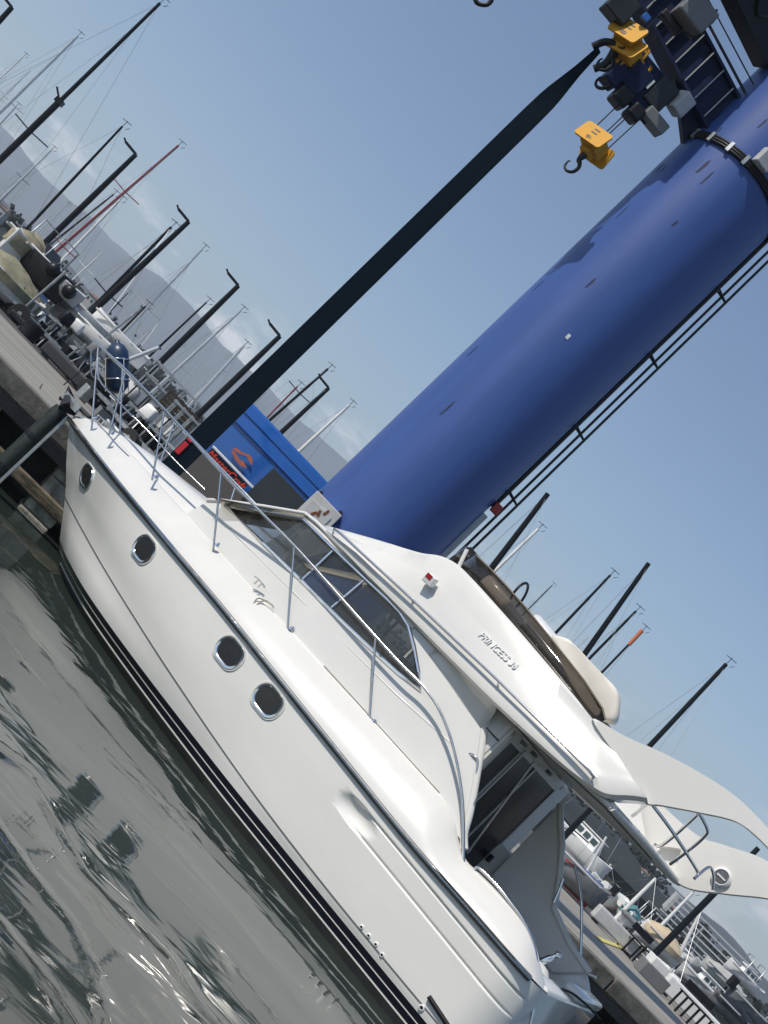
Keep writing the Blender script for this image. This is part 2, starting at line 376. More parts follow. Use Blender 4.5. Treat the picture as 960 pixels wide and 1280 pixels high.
ridge('hill', 1500, 300, [(-3000, 40), (-560, 40), (-300, 34), (0, 25), (300, 34), (650, 48), (3000, 60)], PLANT, -3000, 3000, 300, 5.0, .3)
ridge('far_shore', 262, 70, [(-900, 7.2), (-110, 7.2), (-40, 6), (0, 4), (25, 4), (55, 6.5), (80, 9.5), (110, 6.5), (140, 5), (900, 7)], PLANT, -900, 900, 260, 9.0, .25)
# trees massed along the far shore: one wood nobody could count
m = MB(); rt = random.Random(11)
for i in range(640):
    x = rt.uniform(-180, 180); y = rt.uniform(262, 315); g = interp(x, [(-900, 7.2), (-110, 7.2), (-40, 6), (0, 4), (25, 4), (55, 6.5), (80, 9.5), (110, 6.5), (140, 5), (900, 7)]) * min(1, (y - 262) / 32 + .1)
    r0 = rt.uniform(.7, 1.7); cz = g + r0 * .5
    for q in range(16):
        c_ = Vector((x + rt.gauss(0, r0 * .55), y + rt.gauss(0, r0 * .5), cz + rt.gauss(0, r0 * .5))); e_ = r0 * rt.uniform(.25, .5)
        a1 = Vector((rt.uniform(-1, 1), rt.uniform(-1, 1), rt.uniform(-1, 1))).normalized() * e_; a2 = a1.orthogonal().normalized() * e_; a3 = a1.cross(a2).normalized() * e_
        m.add([c_ + a1, c_ - a1, c_ + a2, c_ - a2, c_ + a3, c_ - a3], [(0, 2, 4), (2, 1, 4), (1, 3, 4), (3, 0, 4), (2, 0, 5), (1, 2, 5), (3, 1, 5), (0, 3, 5)])
tag(m.build('far_wood', LEAF), 'dark band of trees along the far shore', 'trees', kind='stuff')
# houses on the shore
WALLC = [mat('house_wall_cream', (.34, .33, .3), .8), mat('house_wall_white', (.42, .42, .41), .8), mat('house_wall_pink', (.3, .24, .2), .8)]
ROOFC = mat('house_roof', (.22, .12, .09), .8, var=.2); WINC = mat('house_window', (.04, .045, .05), .2)
def house(px, py, Y, w, h, d, k, label):
    c_ = at_y(px, py, Y); t_ = thing('house', label, 'house', (c_.x, Y, c_.z - h))
    MB().box((0, 0, h / 2 - 1), (w, d, h + 2)).build('wall', WALLC[k], t_)
    MB().add([(-w/2-.2, -d/2-.2, h), (w/2+.2, -d/2-.2, h), (w/2+.2, d/2+.2, h), (-w/2-.2, d/2+.2, h), (-w/2+.6, 0, h + .5), (w/2-.6, 0, h + .5)], [(0, 1, 5, 4), (1, 2, 5), (2, 3, 4, 5), (3, 0, 4), (3, 2, 1, 0)]).build('roof', ROOFC, t_)
    nx = 2
    for i in range(nx):
        for j in range(max(1, int(h / 1.5))):
            MB().box((-w/2 + (i + .5) * w / nx, -d/2 - .03, h * .5 + j * 1.0), (.35, .12, .5)).build('window', WINC, t_)
for i, (px, py, w, h, k, lab) in enumerate([
    (6, 262, 9, 6, 1, 'pale house among trees behind the long black mast'), (52, 333, 8, 5, 2, 'pink walled house on the far shore behind red mast'),
    (70, 345, 7, 4, 0, 'small cream house on the far shore beside white mast'), (118, 372, 8, 4.5, 1, 'white house low on the far shore behind fender ball'),
    (838, 1133, 7, 4, 0, 'cream house on the hillside below the white railed terraces'), (787, 1113, 6, 4, 1, 'small white house above the blue boom cover'),
    (760, 1078, 6, 4, 2, 'pink house high on the slope under the flybridge'),
    (806, 1090, 6, 3.5, 1, 'white house on the slope beside the fly deck corner')]):
    if lab: house(px, py, 268, w * .24, h * .36, 3, k, lab)
# terraces with white railings on the far slope
tt = thing('railed_terrace', 'long stack of white railed terraces on the far slope', 'terrace', (0, 0, 0))
for k in range(6):
    a_ = at_y(848 - k * 5, 1117 + k * 5, 258 - k * 1.2); b_ = at_y(948 - k * 5, 1216 + k * 5, 258 - k * 1.2)
    MB().prism([(a_.x, a_.y, a_.z), (b_.x, b_.y, b_.z), (b_.x, b_.y, b_.z - .28), (a_.x, a_.y, a_.z - .28)], (0, 1.2, 0)).build('terrace_slab', LIGHTG, tt)
for k in range(2):
    e_ = at_y((848, 938)[k], (1117, 1206)[k], 261); MB().box((e_.x, e_.y, e_.z - 3), (.7, 2, 6)).build('end_wall', LIGHTG, tt)
# sea haze
hz = MB(); hz.box((0, 1700, 165), (13000, 5900, 334)); hz = hz.build('haze', mat('haze_air', (1, 1, 1)))
hm = bpy.data.materials.new('haze_volume'); hm.use_nodes = True; t = hm.node_tree; t.nodes.clear()
o_ = t.nodes.new('ShaderNodeOutputMaterial'); v_ = t.nodes.new('ShaderNodeVolumePrincipled'); v_.inputs['Color'].default_value = (.84, .91, 1.0, 1); v_.inputs['Density'].default_value = HAZE; v_.inputs['Anisotropy'].default_value = .2
t.links.new(v_.outputs[0], o_.inputs['Volume']); hz.data.materials.clear(); hz.data.materials.append(hm); tag(hz, 'thin pale sea haze over the harbour', 'haze', kind='stuff')
# ------------------------------------------------------------------ the motor yacht
PSI = R(29); OB = Vector((3.19, 17.6, 0)); BX_ = Vector((-math.cos(PSI), math.sin(PSI), 0)); BY_ = Vector((-math.sin(PSI), -math.cos(PSI), 0))
def Bp(x, y, t):
    """photo pixel -> boat coordinates on the fore-and-aft plane Y = t"""
    v = ray(x, y); k = (OB + t * BY_ - CAM).dot(BY_) / v.dot(BY_); p = CAM + v * k; q = p - OB
    return Vector((q.dot(BX_), t, p.z))
def Bx(x, y, s):
    v = ray(x, y); k = (OB + s * BX_ - CAM).dot(BX_) / v.dot(BX_); p = CAM + v * k; q = p - OB
    return Vector((s, q.dot(BY_), p.z))
yacht = thing('motor_yacht', 'white flybridge motor yacht with black boot stripes afloat beside the quay', 'motor yacht', OB, math.pi - PSI)
FARK = 1.12                                        # far half sits a touch wider
def mir(y): return y if y >= 0 else y * FARK
# --- level curves: (stem X, half-beam table over t, z table over X)
HBT = [(-2.75, 1.765), (-2.45, 1.775), (-2.0, 1.78), (1.0, 1.78), (2.6, 1.745), (3.4, 1.68), (4.7, 1.48), (6.2, 1.10), (7.6, .56), (8.3, .22), (8.69, 0.0)]
ZST = [(-2.75, 1.40), (-1.5, 1.41), (-.6, 1.415), (.9, 1.48), (2.6, 1.555), (3.4, 1.585), (4.7, 1.60), (6.2, 1.61), (7.6, 1.62), (8.69, 1.63)]
LEV = [
    (8.69, HBT, ZST),
    (8.17, [(-2.75, 1.72), (-2.4, 1.74), (1, 1.765), (3, 1.68), (4.5, 1.45), (5.8, 1.09), (7.0, .58), (7.7, .24), (8.17, 0)], [(-2.75, .9), (1, .95), (4, 1.04), (6, 1.12), (8.17, 1.19)]),
    (7.66, [(-2.75, 1.70), (-2.4, 1.71), (1, 1.725), (3, 1.60), (4.4, 1.36), (5.6, 1.01), (6.6, .57), (7.2, .26), (7.66, 0)], [(-2.75, .36), (-.5, .36), (1.2, .41), (3.2, .54), (4.5, .63), (6, .72), (7.66, .80)]),
    (7.15, [(-2.75, 1.68), (-2.4, 1.69), (1, 1.69), (1.9, 1.645), (3.9, 1.38), (5.4, 1.0), (6.5, .46), (7.15, 0)], [(-2.75, .27), (1, .27), (5, .29), (7.15, .33)]),
    (6.85, [(-2.75, 1.65), (-2.4, 1.66), (1, 1.66), (1.9, 1.6), (3.8, 1.3), (5.2, .92), (6.2, .40), (6.85, 0)], [(-2.75, .12), (1, .12), (5, .13), (6.85, .14)]),
    (6.55, [(-2.75, 1.62), (-2.4, 1.63), (1, 1.62), (1.9, 1.55), (3.6, 1.24), (5.0, .84), (6.0, .34), (6.55, 0)], [(-2.75, -.08), (6.55, -.06)]),
    (5.9, [(-2.75, .05), (5.9, 0)], [(-2.75, -.75), (4, -.8), (5.9, -.45)]),
]
VK = [0, .34, .62, .70, .77, .85, 1.0]
def cornerf(x):
    q = max(0, min(1, (-2.22 - x) / .55)); return 1 - .24 * (1 - math.sqrt(1 - q * q))
def lev(j, u):
    xs_, hb, zt = LEV[j]; x = lerp(-2.75, xs_, 1 - (1 - u) ** 1.25); return Vector((x, pch(x, hb) * cornerf(x) if u < 1 else 0, pch(x, zt)))
def hull(u, v):
    if v <= .70:                                    # fair topsides: smooth through the level curves
        k = [(VK[j], lev(j, u)) for j in range(4)]
        return Vector([pch(v, [(a, q[c_]) for a, q in k]) for c_ in range(3)])
    for j in range(3, len(VK) - 1):
        if v <= VK[j + 1] or j == len(VK) - 2:
            t = (v - VK[j]) / (VK[j + 1] - VK[j]); return lev(j, u).lerp(lev(j + 1, u), t)
def hull_n(u, v):
    a = hull(min(1, u + .004), v) - hull(max(0, u - .004), v); b_ = hull(u, v + .01) - hull(u, max(0, v - .01)); n = a.cross(b_)
    if n.y < 0: n = -n
    return n.normalized()
def hull_at(X, Z):
    best = None
    for i in range(0, 201):
        u = i / 200
        for k in range(0, 63):
            p = hull(u, k / 90); d = (p.x - X) ** 2 + (p.z - Z) ** 2
            if best is None or d < best[0]: best = (d, u, k / 90)
    return best[1], best[2]
def smst(a, b_, x):
    t = min(1, max(0, (x - a) / (b_ - a))); return t * t * (3 - 2 * t)
def recess(p):
    """moulded channel and air scoop pressed into the aft quarter"""
    X, Z = p.x, p.z
    zc = interp(X, [(-2.7, 1.085), (-.2, 1.155), (.4, 1.17)]); half = .125
    d = 0
    if -2.62 < X < .42:
        e = 1 - smst(half - .03, half + .012, abs(Z - zc))
        d = .010 * e * smst(.42, .30, X) * smst(-2.62, -2.58, X)
        rim = math.exp(-((abs(Z - zc) - half + .01) / .011) ** 2); d += .034 * rim * smst(.1, -.1, X) * smst(-2.62, -2.58, X)
    if -.35 < X < .42:
        rr = math.hypot((X - .08) / .33, (Z - zc) / .14); d += .075 * max(0, 1 - rr ** 2)
    return d
NU = 260; VS = list(np.linspace(0, .34, 76)) + list(np.linspace(.34, .62, 24))[1:] + [.66, .70, .735, .77, .81, .85, .92, 1.0]
hb_ = MB()
for side in (1, -1):
    rows = []
    for i in range(NU + 1):
        u = i / NU; row = []
        for v in VS:
            p = hull(u, v)
            if side > 0 and v < .62:
                d = recess(p)
                if d > 0: p = p - hull_n(u, v) * d
            row.append((p.x, mir(p.y * side), p.z))
        rows.append(row)
    hb_.mi = 0; hb_.grid(rows)
for k in range(len(VS) - 1):                        # transom
    a, b_ = hull(0, VS[k]), hull(0, VS[k + 1])
    hb_.add([(a.x, a.y, a.z), (a.x, mir(-a.y), a.z), (b_.x, mir(-b_.y), b_.z), (b_.x, b_.y, b_.z)], [(0, 1, 2, 3)])
hull_o = hb_.build('hull', GELH, yacht, smooth=42, weld=True)
def strake(name, material, v0, v1, off, parent=hull_o, u0=0.0, u1=1.0, nn=120, far=True):
    m = MB()
    for side in ((1, -1) if far else (1,)):
        rows = []
        for i in range(nn + 1):
            u = lerp(u0, u1, i / nn); n = hull_n(min(u, .985), max(v0, .01)); row = []
            vv = [v0] + [q for q in VK if v0 + .002 < q < v1 - .002] + [v1]
            for v, o in [(v0, -.004)] + [(q, off) for q in vv] + [(v1, -.004)]:
                p = hull(u, v) + n * o; row.append((p.x, mir(p.y * side), p.z))
            rows.append(row)
        m.grid(rows)
    return m.build(name, material, parent, smooth=50)
strake('boot_stripe', NAVY, .700, .735, .005)
strake('boot_stripe', GEL, .735, .741, .007)
strake('boot_stripe', NAVY, .741, .776, .005)
strake('boot_stripe', GEL, .776, .783, .012)
strake('antifouling', ANTIF, .783, 1.0, .005)
strake('styling_line', mat('grey_pinstripe', (.16, .16, .16), .4), .613, .6215, .005)
# --- rub rail: rubber with steel strip
def railpath(off_y, off_z, n=150, umax=1.0):
    P = []
    for i in range(n + 1):
        p = hull(lerp(.018, umax, i / n), 0); P.append((p.x, p.y, p.z))
    return P
for side in (1, -1):
    m = MB(); m2 = MB(); rows = []; rows2 = []
    for i in range(171):
        u = lerp(.014, 1, i / 170); p = hull(u, 0); n = hull_n(min(u, .985), .02); n.z = 0; n.normalize()
        sec = [(-.01, -.036), (.03, -.036), (.048, -.018), (.048, .012), (.028, .032), (-.01, .036)]
        rows.append([(p.x + n.x * a, mir((p.y + n.y * a) * side), p.z + c_) for a, c_ in sec])
        sec2 = [(.040, -.008), (.064, -.004), (.066, .018), (.036, .032)]
        rows2.append([(p.x + n.x * a, mir((p.y + n.y * a) * side), p.z + c_) for a, c_ in sec2])
    m.grid(rows, closed=True); rr_ = m.build('rub_rail', RUBBER, yacht, smooth=40); m2.grid(rows2, closed=True); m2.build('steel_strip', CHROME, rr_, smooth=40)
def cabin_y(z, x=0): return min(1.375, pch(x, HBT) - .355) - (z - 2.0) * .15
# --- deck moulding with gunwale, side decks, foredeck and cockpit coaming
ZIN = [(-2.75, 1.36), (-2.55, 1.50), (-2.3, 1.66), (-2.05, 1.745), (-1.7, 1.76), (-1.3, 1.735), (-1.1, 1.72), (-.9, 1.79), (-.68, 1.92), (-.45, 1.99), (0, 2.0), (4, 2.02), (6, 2.02), (7.2, 1.99), (8.0, 1.90), (8.69, 1.70)]
ZCT = [(4.4, 2.03), (4.8, 2.46), (5.3, 2.42), (5.85, 2.35), (6.9, 2.22), (7.5, 2.12), (7.93, 1.99), (8.44, 1.86), (8.69, 1.72)]
dk = MB(); XD = [x for x in np.linspace(-2.75, -.5, 46)] + [x for x in np.linspace(-.45, 8.69, 120)]
for side in (1, -1):
    rows = []
    for x in XD:
        hb = pch(x, HBT) if x < 8.69 else .0; zs = pch(x, ZST); zi = pch(x, ZIN); k = min(1, hb / 1.1) * (.3 if side < 0 and x < -.2 else 1); r_ = zi - zs; w = .36 * k
        hb *= cornerf(x); row = [(x, hb - .004, zs + .02), (x, hb - .018 * k, zs + .16 * r_), (x, hb - .085 * k, zs + .42 * r_), (x, hb - .185 * k, zs + .70 * r_), (x, hb - .29 * k, zs + .93 * r_), (x, hb - .325 * k, zs + .985 * r_), (x, hb - w, zi)]
        if x < -.2:
            row += [(x, hb - w - .03, zi - .03), (x, hb - w - .05, zi - .12), (x, hb - w - .06, .95), (x, 0, .93)]
        else:
            zc = interp(x, ZCT); y5 = hb - w
            row += [(x, y5 * .93, zi + (zc - zi) * .30), (x, y5 * .8, zi + (zc - zi) * .66), (x, y5 * .45, zi + (zc - zi) * .93), (x, 0, zc)]
        rows.append([(a, mir(b_ * side), c_) for a, b_, c_ in row])
    dk.grid(rows)
deck_o = dk.build('deck', GEL, yacht, smooth=38, weld=True)
# inner toe line where side deck meets the cabin
m = MB(); m.tube([(x, cabin_y(2.0, x) + .028, pch(x, ZIN) + .010) for x in np.linspace(-.3, 1.9, 30)], .006, 6); m.build('deck_seam', mat('sealant', (.3, .28, .25), .6), deck_o)
# --- coachhouse side panels with a window opening
WINP = [(282, 632), (379, 649.5), (418, 688), (457, 725), (486, 752), (500, 766.5), (511, 784), (518, 808), (524, 842), (527, 864), (500, 843), (457, 804), (413, 762), (377.6, 726), (330, 680)]
WIN = []
for p in WINP:
    q = Bp(*p, 1.24)
    for _ in range(8): q = Bp(*p, cabin_y(q.z, q.x))
    WIN.append(q)
OUT0 = [(-.98, 1.80), (-.84, 1.90), (-.72, 2.08), (-.56, 2.29), (-.26, 2.66), (-.02, 2.95), (.04, 3.1), (.04, 3.17), (1.5, 3.2), (3.62, 3.215), (3.80, 3.18), (4.98, 2.46), (5.12, 2.34), (5.2, 1.98), (3, 1.97), (0, 1.96), (-.5, 1.9)]
OUT = []
for (x0_, z0_), (x1_, z1_) in zip(OUT0, OUT0[1:] + OUT0[:1]):
    n_ = max(1, int(abs(x1_ - x0_) / .3))
    for i in range(n_): OUT.append((lerp(x0_, x1_, i / n_), lerp(z0_, z1_, i / n_)))
def side_panel(side):
    bm = bmesh.new(); loops = []
    for lp in ([Vector((x if side > 0 else max(x, -.26 + .02 * z), cabin_y(z, x), z)) for x, z in OUT], WIN):
        vs = [bm.verts.new((p.x, mir(p.y * side), p.z)) for p in lp]
        es = [bm.edges.new((vs[i], vs[(i + 1) % len(vs)])) for i in range(len(vs))]; loops += es
    bmesh.ops.triangle_fill(bm, edges=loops, use_beauty=True, use_dissolve=False)
    me = bpy.data.meshes.new('cabin_side'); bm.to_mesh(me); bm.free(); me.materials.append(GEL)
    o = bpy.data.objects.new('cabin_side', me); COL.objects.link(o); o.parent = yacht
    md = o.modifiers.new('thickness', 'SOLIDIFY'); md.thickness = .05; md.offset = 0
    return o
for side in (1, -1):
    cs = side_panel(side)
    def sy(p, o=0): return Vector((p.x, mir((p.y + o) * side), p.z))
    fr = MB(); fr.tube([sy(p, .026) for p in WIN], .027, 8, closed=True); wf = fr.build('window_frame', CHROME, cs, smooth=40)
    g = MB(); cutF = [(377.6, 726, 420, 690.5), (413, 762, 457, 725)]
    panes = [[0, 1, 2, 13, 14], [2, 3, 12, 13], [3, 4, 5, 6, 7, 8, 9, 10, 11, 12]]
    for pn in panes:
        m = MB(); m.prism([sy(WIN[i], .004) for i in pn], (0, -.012 * side, 0)); m.build('pane', SMOKE, cs)
    for i, j in ((13, 2), (12, 3)):
        m = MB(); m.tube([sy(WIN[i], .02), sy(WIN[j], .02)], .019, 6); m.build('window_divider', CHROME, cs)
    if side > 0:
        m = MB(); m.tube(smooth_path([sy(Vector((x, cabin_y(z, x), z)), -.012) for x, z in ((.06, 3.2), (-.02, 2.95), (-.26, 2.66), (-.56, 2.29), (-.72, 2.08), (-.84, 1.90), (-.98, 1.78))], 4), .05, 10); m.build('rounded_edge', GEL, cs, smooth=60)
    # brow moulding above and pad below the window
    m = MB(); m.tube([sy(Vector((x, cabin_y(z, x), z)), .03) for x, z in ((5.14, 2.36), (4.95, 2.5), (4.4, 2.84), (3.84, 3.175), (3.6, 3.20), (1.9, 3.20), (1.5, 3.13))], .03, 8); m.build('window_brow', GEL, cs, smooth=60)
    m = MB(); m.tube([sy(Vector((x, cabin_y(z, x), z)), .018) for x, z in ((5.1, 2.29), (4.6, 2.31), (4.0, 2.33), (3.0, 2.36), (1.0, 2.42), (.0, 2.50))], .014, 6); m.build('side_moulding', GEL, cs, smooth=60)
# interior
m = MB(); m.box((2.2, -.05, 2.03), (4.7, 2.3, .04)); m.build('saloon_sole', DARKIN, yacht)
for k, (x, z0, w, h) in enumerate(((4.25, 2.40, .42, .34), (3.82, 2.40, .30, .52), (3.38, 2.40, .42, .30), (1.75, 2.60, .62, .20))):
    m = MB(); rows = []
    for i in range(13):
        xx = x - w / 2 + w * i / 12; rows.append([(xx, (1.02 if x > 3.4 else 1.1) + .02 * math.sin(i * 1.9), z0), (xx, (1.0 if x > 3.4 else 1.07) + .02 * math.sin(i * 1.9 + .5), z0 + h)])
    m.grid(rows); m.build('curtain', BEIGE, yacht, solid=.01)
m = MB(); m.box((2.2, .45, 2.3), (1.6, .6, .5)); m.box((2.2, .2, 2.55), (1.6, .14, .5)); m.build('saloon_sofa', BEIGE, yacht, bevel=.05)
# windscreen forward
m = MB(); m.grid([[(4.9, y, 2.46) for y in (1.28, .7, 0, -.7, -1.35)], [(3.75, y * .92, 3.18) for y in (1.28, .7, 0, -.7, -1.35)]]); m.build('windscreen', SMOKE, yacht, solid=.012)
for y in (.62, -.62): m = MB(); m.tube([(4.9, y, 2.48), (3.75, y * .92, 3.2)], .03, 6); m.build('windscreen_post', GEL, yacht)
# --- flybridge moulding
ZT = [(-2.1, 3.80), (-1.02, 3.85), (-.6, 3.90), (.42, 4.0), (.92, 4.04), (1.45, 4.075), (1.75, 4.075), (2.0, 4.01), (2.24, 3.87), (2.9, 3.6), (3.55, 3.31), (3.7, 3.22)]
ZB = [(-2.12, 3.62), (-1.98, 3.52), (-1.76, 3.33), (-1.56, 3.27), (-1.17, 3.215), (-.38, 3.175), (.3, 3.16), (3.7, 3.16)]
YB = [(-2.1, 1.60), (-1, 1.62), (0, 1.54), (.8, 1.42), (1.6, 1.33), (2.6, 1.27), (3.3, 1.2), (3.72, 1.04)]
YT = [(-2.1, 1.50), (-1, 1.47), (0, 1.39), (1, 1.30), (2, 1.17), (3, .98), (3.7, .86)]
fl = MB(); XF = list(np.linspace(-2.1, 1.5, 60)) + list(np.linspace(1.55, 3.72, 36))
for side in (1, -1):
    rows = []
    for x in XF:
        sk = smst(.2, -2.1, x) * 1.08                # seam leans aft at the after end
        zb, zt, yb, yt = pch(x, ZB), pch(x + sk, ZT), pch(x, YB), pch(x + sk, YT); h = zt - zb
        def X_(f): return x + sk * f
        open_ = 1 - smst(1.45, 1.8, x)
        row = [(X_(0), yb - .34, zb + .03), (X_(0), yb - .05, zb), (X_(.03), yb, zb + .03), (X_(.12), yb + .012, zb + .13 * min(1, h / .5)), (X_(.25), yb - .012, zb + .25 * h),
               (X_(.32), lerp(yb, yt, .22), zb + .34 * h), (X_(.6), lerp(yb, yt, .62), zb + .63 * h), (X_(.66), lerp(yb, yt, .78), zb + .68 * h), (X_(.93), yt + .01, zb + .94 * h), (X_(1), yt - .03, zt), (X_(1), yt - .10, zt)]
        zin = lerp(zt + .015, 3.36, open_); row += [(X_(.9), yt - .14, lerp(zt + .006, zt - .04, open_)), (X_(.3), (yt - .18), zin), (X_(.3), 0, zin + .02)]
        rows.append([(a, mir(b_ * side), c_) for a, b_, c_ in row])
    fl.grid(rows)
fly = fl.build('flybridge', GEL, yacht, smooth=35, weld=True)
m = MB(); rows = []
for i in range(9):
    t = i / 8; x = lerp(1.1, -.06, t); zl = lerp(2.98, 2.80, t); rows.append([(x, cabin_y(lerp(zl, 3.185, q[1]), x) + .028 - .03 * (q[1] == 0) + smst(0, .8, t) * q[0] * (pch(x, YB) - cabin_y(3.1, x) - .04), lerp(zl, 3.185, q[1])) for q in ((0, 0), (.04, .25), (.14, .5), (.34, .75), (.62, .91), (1, 1))])
m.grid(rows); m.build('side_fairing', GEL, yacht, smooth=60, solid=.02)
# soffit under the flybridge overhang, aft edge lip
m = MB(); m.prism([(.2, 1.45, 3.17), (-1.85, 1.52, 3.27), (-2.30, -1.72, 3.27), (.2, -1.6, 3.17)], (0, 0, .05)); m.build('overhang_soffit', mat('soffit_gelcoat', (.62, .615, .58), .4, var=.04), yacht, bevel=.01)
m = MB(); m.tube([(-1.84, 1.50, 3.30), (-2.05, .2, 3.32), (-2.27, -1.45, 3.32), (-2.33, -1.66, 3.33)], .05, 8); m.build('overhang_lip', GEL, yacht, smooth=60)
m = MB(); m.prism([(.1, 1.3, 3.30), (-1.9, 1.42, 3.31), (-2.32, -1.62, 3.31), (.1, -1.5, 3.30)], (0, 0, .04)); m.build('fly_deck', NONSKID, yacht)
m = MB(); m.tube([(-.25, 1.2, 3.19), (-1.7, 1.1, 3.26), (-2.1, -.6, 3.265)], .02, 6); m.build('soffit_track', GREYP, yacht)
# after wings and arch
def wing(poly, y0, tk, name='arch_wing'):
    m = MB(); c_ = Vector((sum(p[0] for p in poly) / len(poly), 0, sum(p[1] for p in poly) / len(poly)))
    pts = smooth_path([Vector((x, 0, z)) for x, z in poly], 5, True)
    rows = []
    for yy, sc in ((tk / 2, .94), (tk / 2 - .0, .98), (tk * .25, 1.0), (-tk * .25, 1.0), (-tk / 2, .98), (-tk / 2, .94)):
        rows.append([(c_.x + (p.x - c_.x) * sc, y0 + yy, c_.z + (p.z - c_.z) * sc) for p in pts])
    m.grid(rows, closed=True); n = len(pts)
    m.add(rows[0], [tuple(range(n))]); m.add(rows[-1], [tuple(range(n))])
    return m.build(name, GEL, yacht, smooth=50, weld=True)
wing([(-.98, 3.84), (-1.39, 3.965), (-1.92, 4.155), (-2.57, 4.31), (-3.02, 4.325), (-3.6, 4.26), (-3.66, 4.15), (-3.22, 4.17), (-2.90, 4.13), (-2.55, 3.92), (-2.21, 3.69), (-2.03, 3.58), (-1.6, 3.7)], 1.47, .10)
wing([(-1.0, 3.80), (-2.05, 3.91), (-2.4, 4.06), (-2.95, 4.31), (-3.55, 4.30), (-3.6, 4.14), (-3.26, 3.97), (-2.85, 3.63), (-2.42, 3.32), (-1.9, 3.30), (-1.2, 3.36)], -1.58, .10)
m = MB(); m.tube([(-3.52, 1.46, 4.2), (-3.62, .8, 4.26), (-3.64, -.6, 4.27), (-3.52, -1.56, 4.2)], .11, 10, flat=1.6); m.build('arch_beam', GEL, yacht, smooth=60)
vt = MB(); vt.lathe([(.125, 0), (.13, .03), (.10, .055), (.085, .03), (.0, .03)], axis='Y', n=28); v1 = vt.build('round_light', PAPER, yacht, smooth=40); pv = Bp(902, 1097, -1.52); v1.location = pv
m = MB(); m.lathe([(.083, .031), (.083, .045), (.02, .05)], axis='Y', n=24); m.build('lens', mat('smoked_lens', (.12, .12, .13), .1), v1, smooth=40)
m = MB(); m.box((0, .055, 0), (.13, .012, .02)); m.build('lens_bar', PAPER, v1)
# tinted screen round the flybridge
def scr(x, y, zadd): return (x, y, pch(x, ZT) + zadd)
def screen_panel(pts, hs, name='tinted_screen'):
    m = MB(); A = [(p[0], p[1], p[2] - .03) for p in pts]; B_ = [(p[0] - .04, p[1] * .985, p[2] + h) for p, h in zip(pts, hs)]
    m.grid([A, B_]); return m.build(name, BRONZE, yacht, solid=.012, smooth=60)
P1 = [(x, pch(x, YT) - .07, pch(x, ZT)) for x in (1.72, 1.45, 1.1, .7, .3, -.1, -.5, -.9, -1.02)]
screen_panel(P1, (.25, .25, .25, .245, .23, .215, .20, .16, .10))
screen_panel([(2.12, .55, 4.06), (2.0, .92, 4.06), (1.74, pch(1.74, YT) - .07, 4.075)], (.34, .29, .25))
screen_panel([(2.12, .55, 4.06), (2.16, 0, 4.07), (2.12, -.55, 4.06), (2.0, -.98, 4.06)], (.36, .38, .36, .30))
screen_panel([(x, -(pch(x, YT) - .07) * FARK, pch(x, ZT)) for x in (1.74, 1.1, .3, -.5, -1.02)], (.25, .25, .23, .20, .1))
m = MB(); a_, b_ = Bp(574, 711, 1.16), Bp(581, 687, 1.14); m.tube([a_ - Vector((0, 0, .05)), b_ + Vector((-.02, 0, .02))], .028, 8, flat=.6); m.build('screen_post', GEL, yacht)
m = MB(); m.tube([(p[0] - .04, p[1] * .985, p[2] + h) for p, h in zip(P1, (.25, .25, .25, .245, .23, .215, .20, .16, .10))], .012, 6); m.build('screen_rim', mat('screen_edge', (.2, .17, .13), .3), yacht)
# fly furniture
def cushion(name, c, size, rot=0, bev=.07, material=VINYL):
    m = MB(); m.box((0, 0, 0), size); o = m.build(name, material, yacht, bevel=bev, smooth=60); o.location = c; o.rotation_euler = (0, rot, 0); return o
def slab_xz(name, poly, y, tk, material):
    m = MB(); pts = smooth_path([Vector((x, 0, z)) for x, z in poly], 5, True); rows = []
    cx_ = sum(p.x for p in pts) / len(pts); cz_ = sum(p.z for p in pts) / len(pts)
    for yy, sc in ((.5, .9), (.42, .97), (.2, 1), (-.2, 1), (-.42, .97), (-.5, .9)): rows.append([(cx_ + (p.x - cx_) * sc, y + tk * yy, cz_ + (p.z - cz_) * sc) for p in pts])
    m.grid(rows, closed=True); n = len(pts); m.add(rows[0], [tuple(range(n))]); m.add(rows[-1], [tuple(range(n))]); return m.build(name, material, yacht, smooth=50, weld=True)
ST = [Bp(x, y, .55) for x, y in ((690, 800), (708, 799), (722, 810), (748, 838), (771, 862), (775, 880), (768, 905), (740, 890), (712, 850))]
slab_xz('bench_backrest', [(p.x, p.z) for p in ST], .55, .22, VINYL)
cushion('bench_seat', (-.35, .5, 3.72), (1.5, 1.0, .22))
h1 = Bp(667, 777, .5); m = MB(); m.lathe([(.0, -.01), (.095, -.01), (.115, .02), (.115, .52), (.09, .55), (0, .55)], n=20); hr = m.build('bolster', mat('pale_grey_vinyl', (.62, .63, .64), .4), yacht, smooth=50); hr.location = h1 + Vector((0.02, 0, 0)); hr.rotation_euler = (0, R(-96), 0)
m = MB(); c_ = Bp(648, 745, .45); m.tube([(c_.x + .03 * math.sin(a), c_.y + .19 * math.cos(a), c_.z + .19 * math.sin(a)) for a in np.linspace(0, 2 * math.pi, 25)[:-1]], .018, 8, closed=True); m.build('steering_wheel', BLACKP, yacht, smooth=60)
cushion('helm_console', (1.35, .3, 3.92), (.5, .9, .75), R(-8), .06, GEL); cushion('helm_seat', (.75, .1, 3.75), (.5, .5, .5), 0, .06)
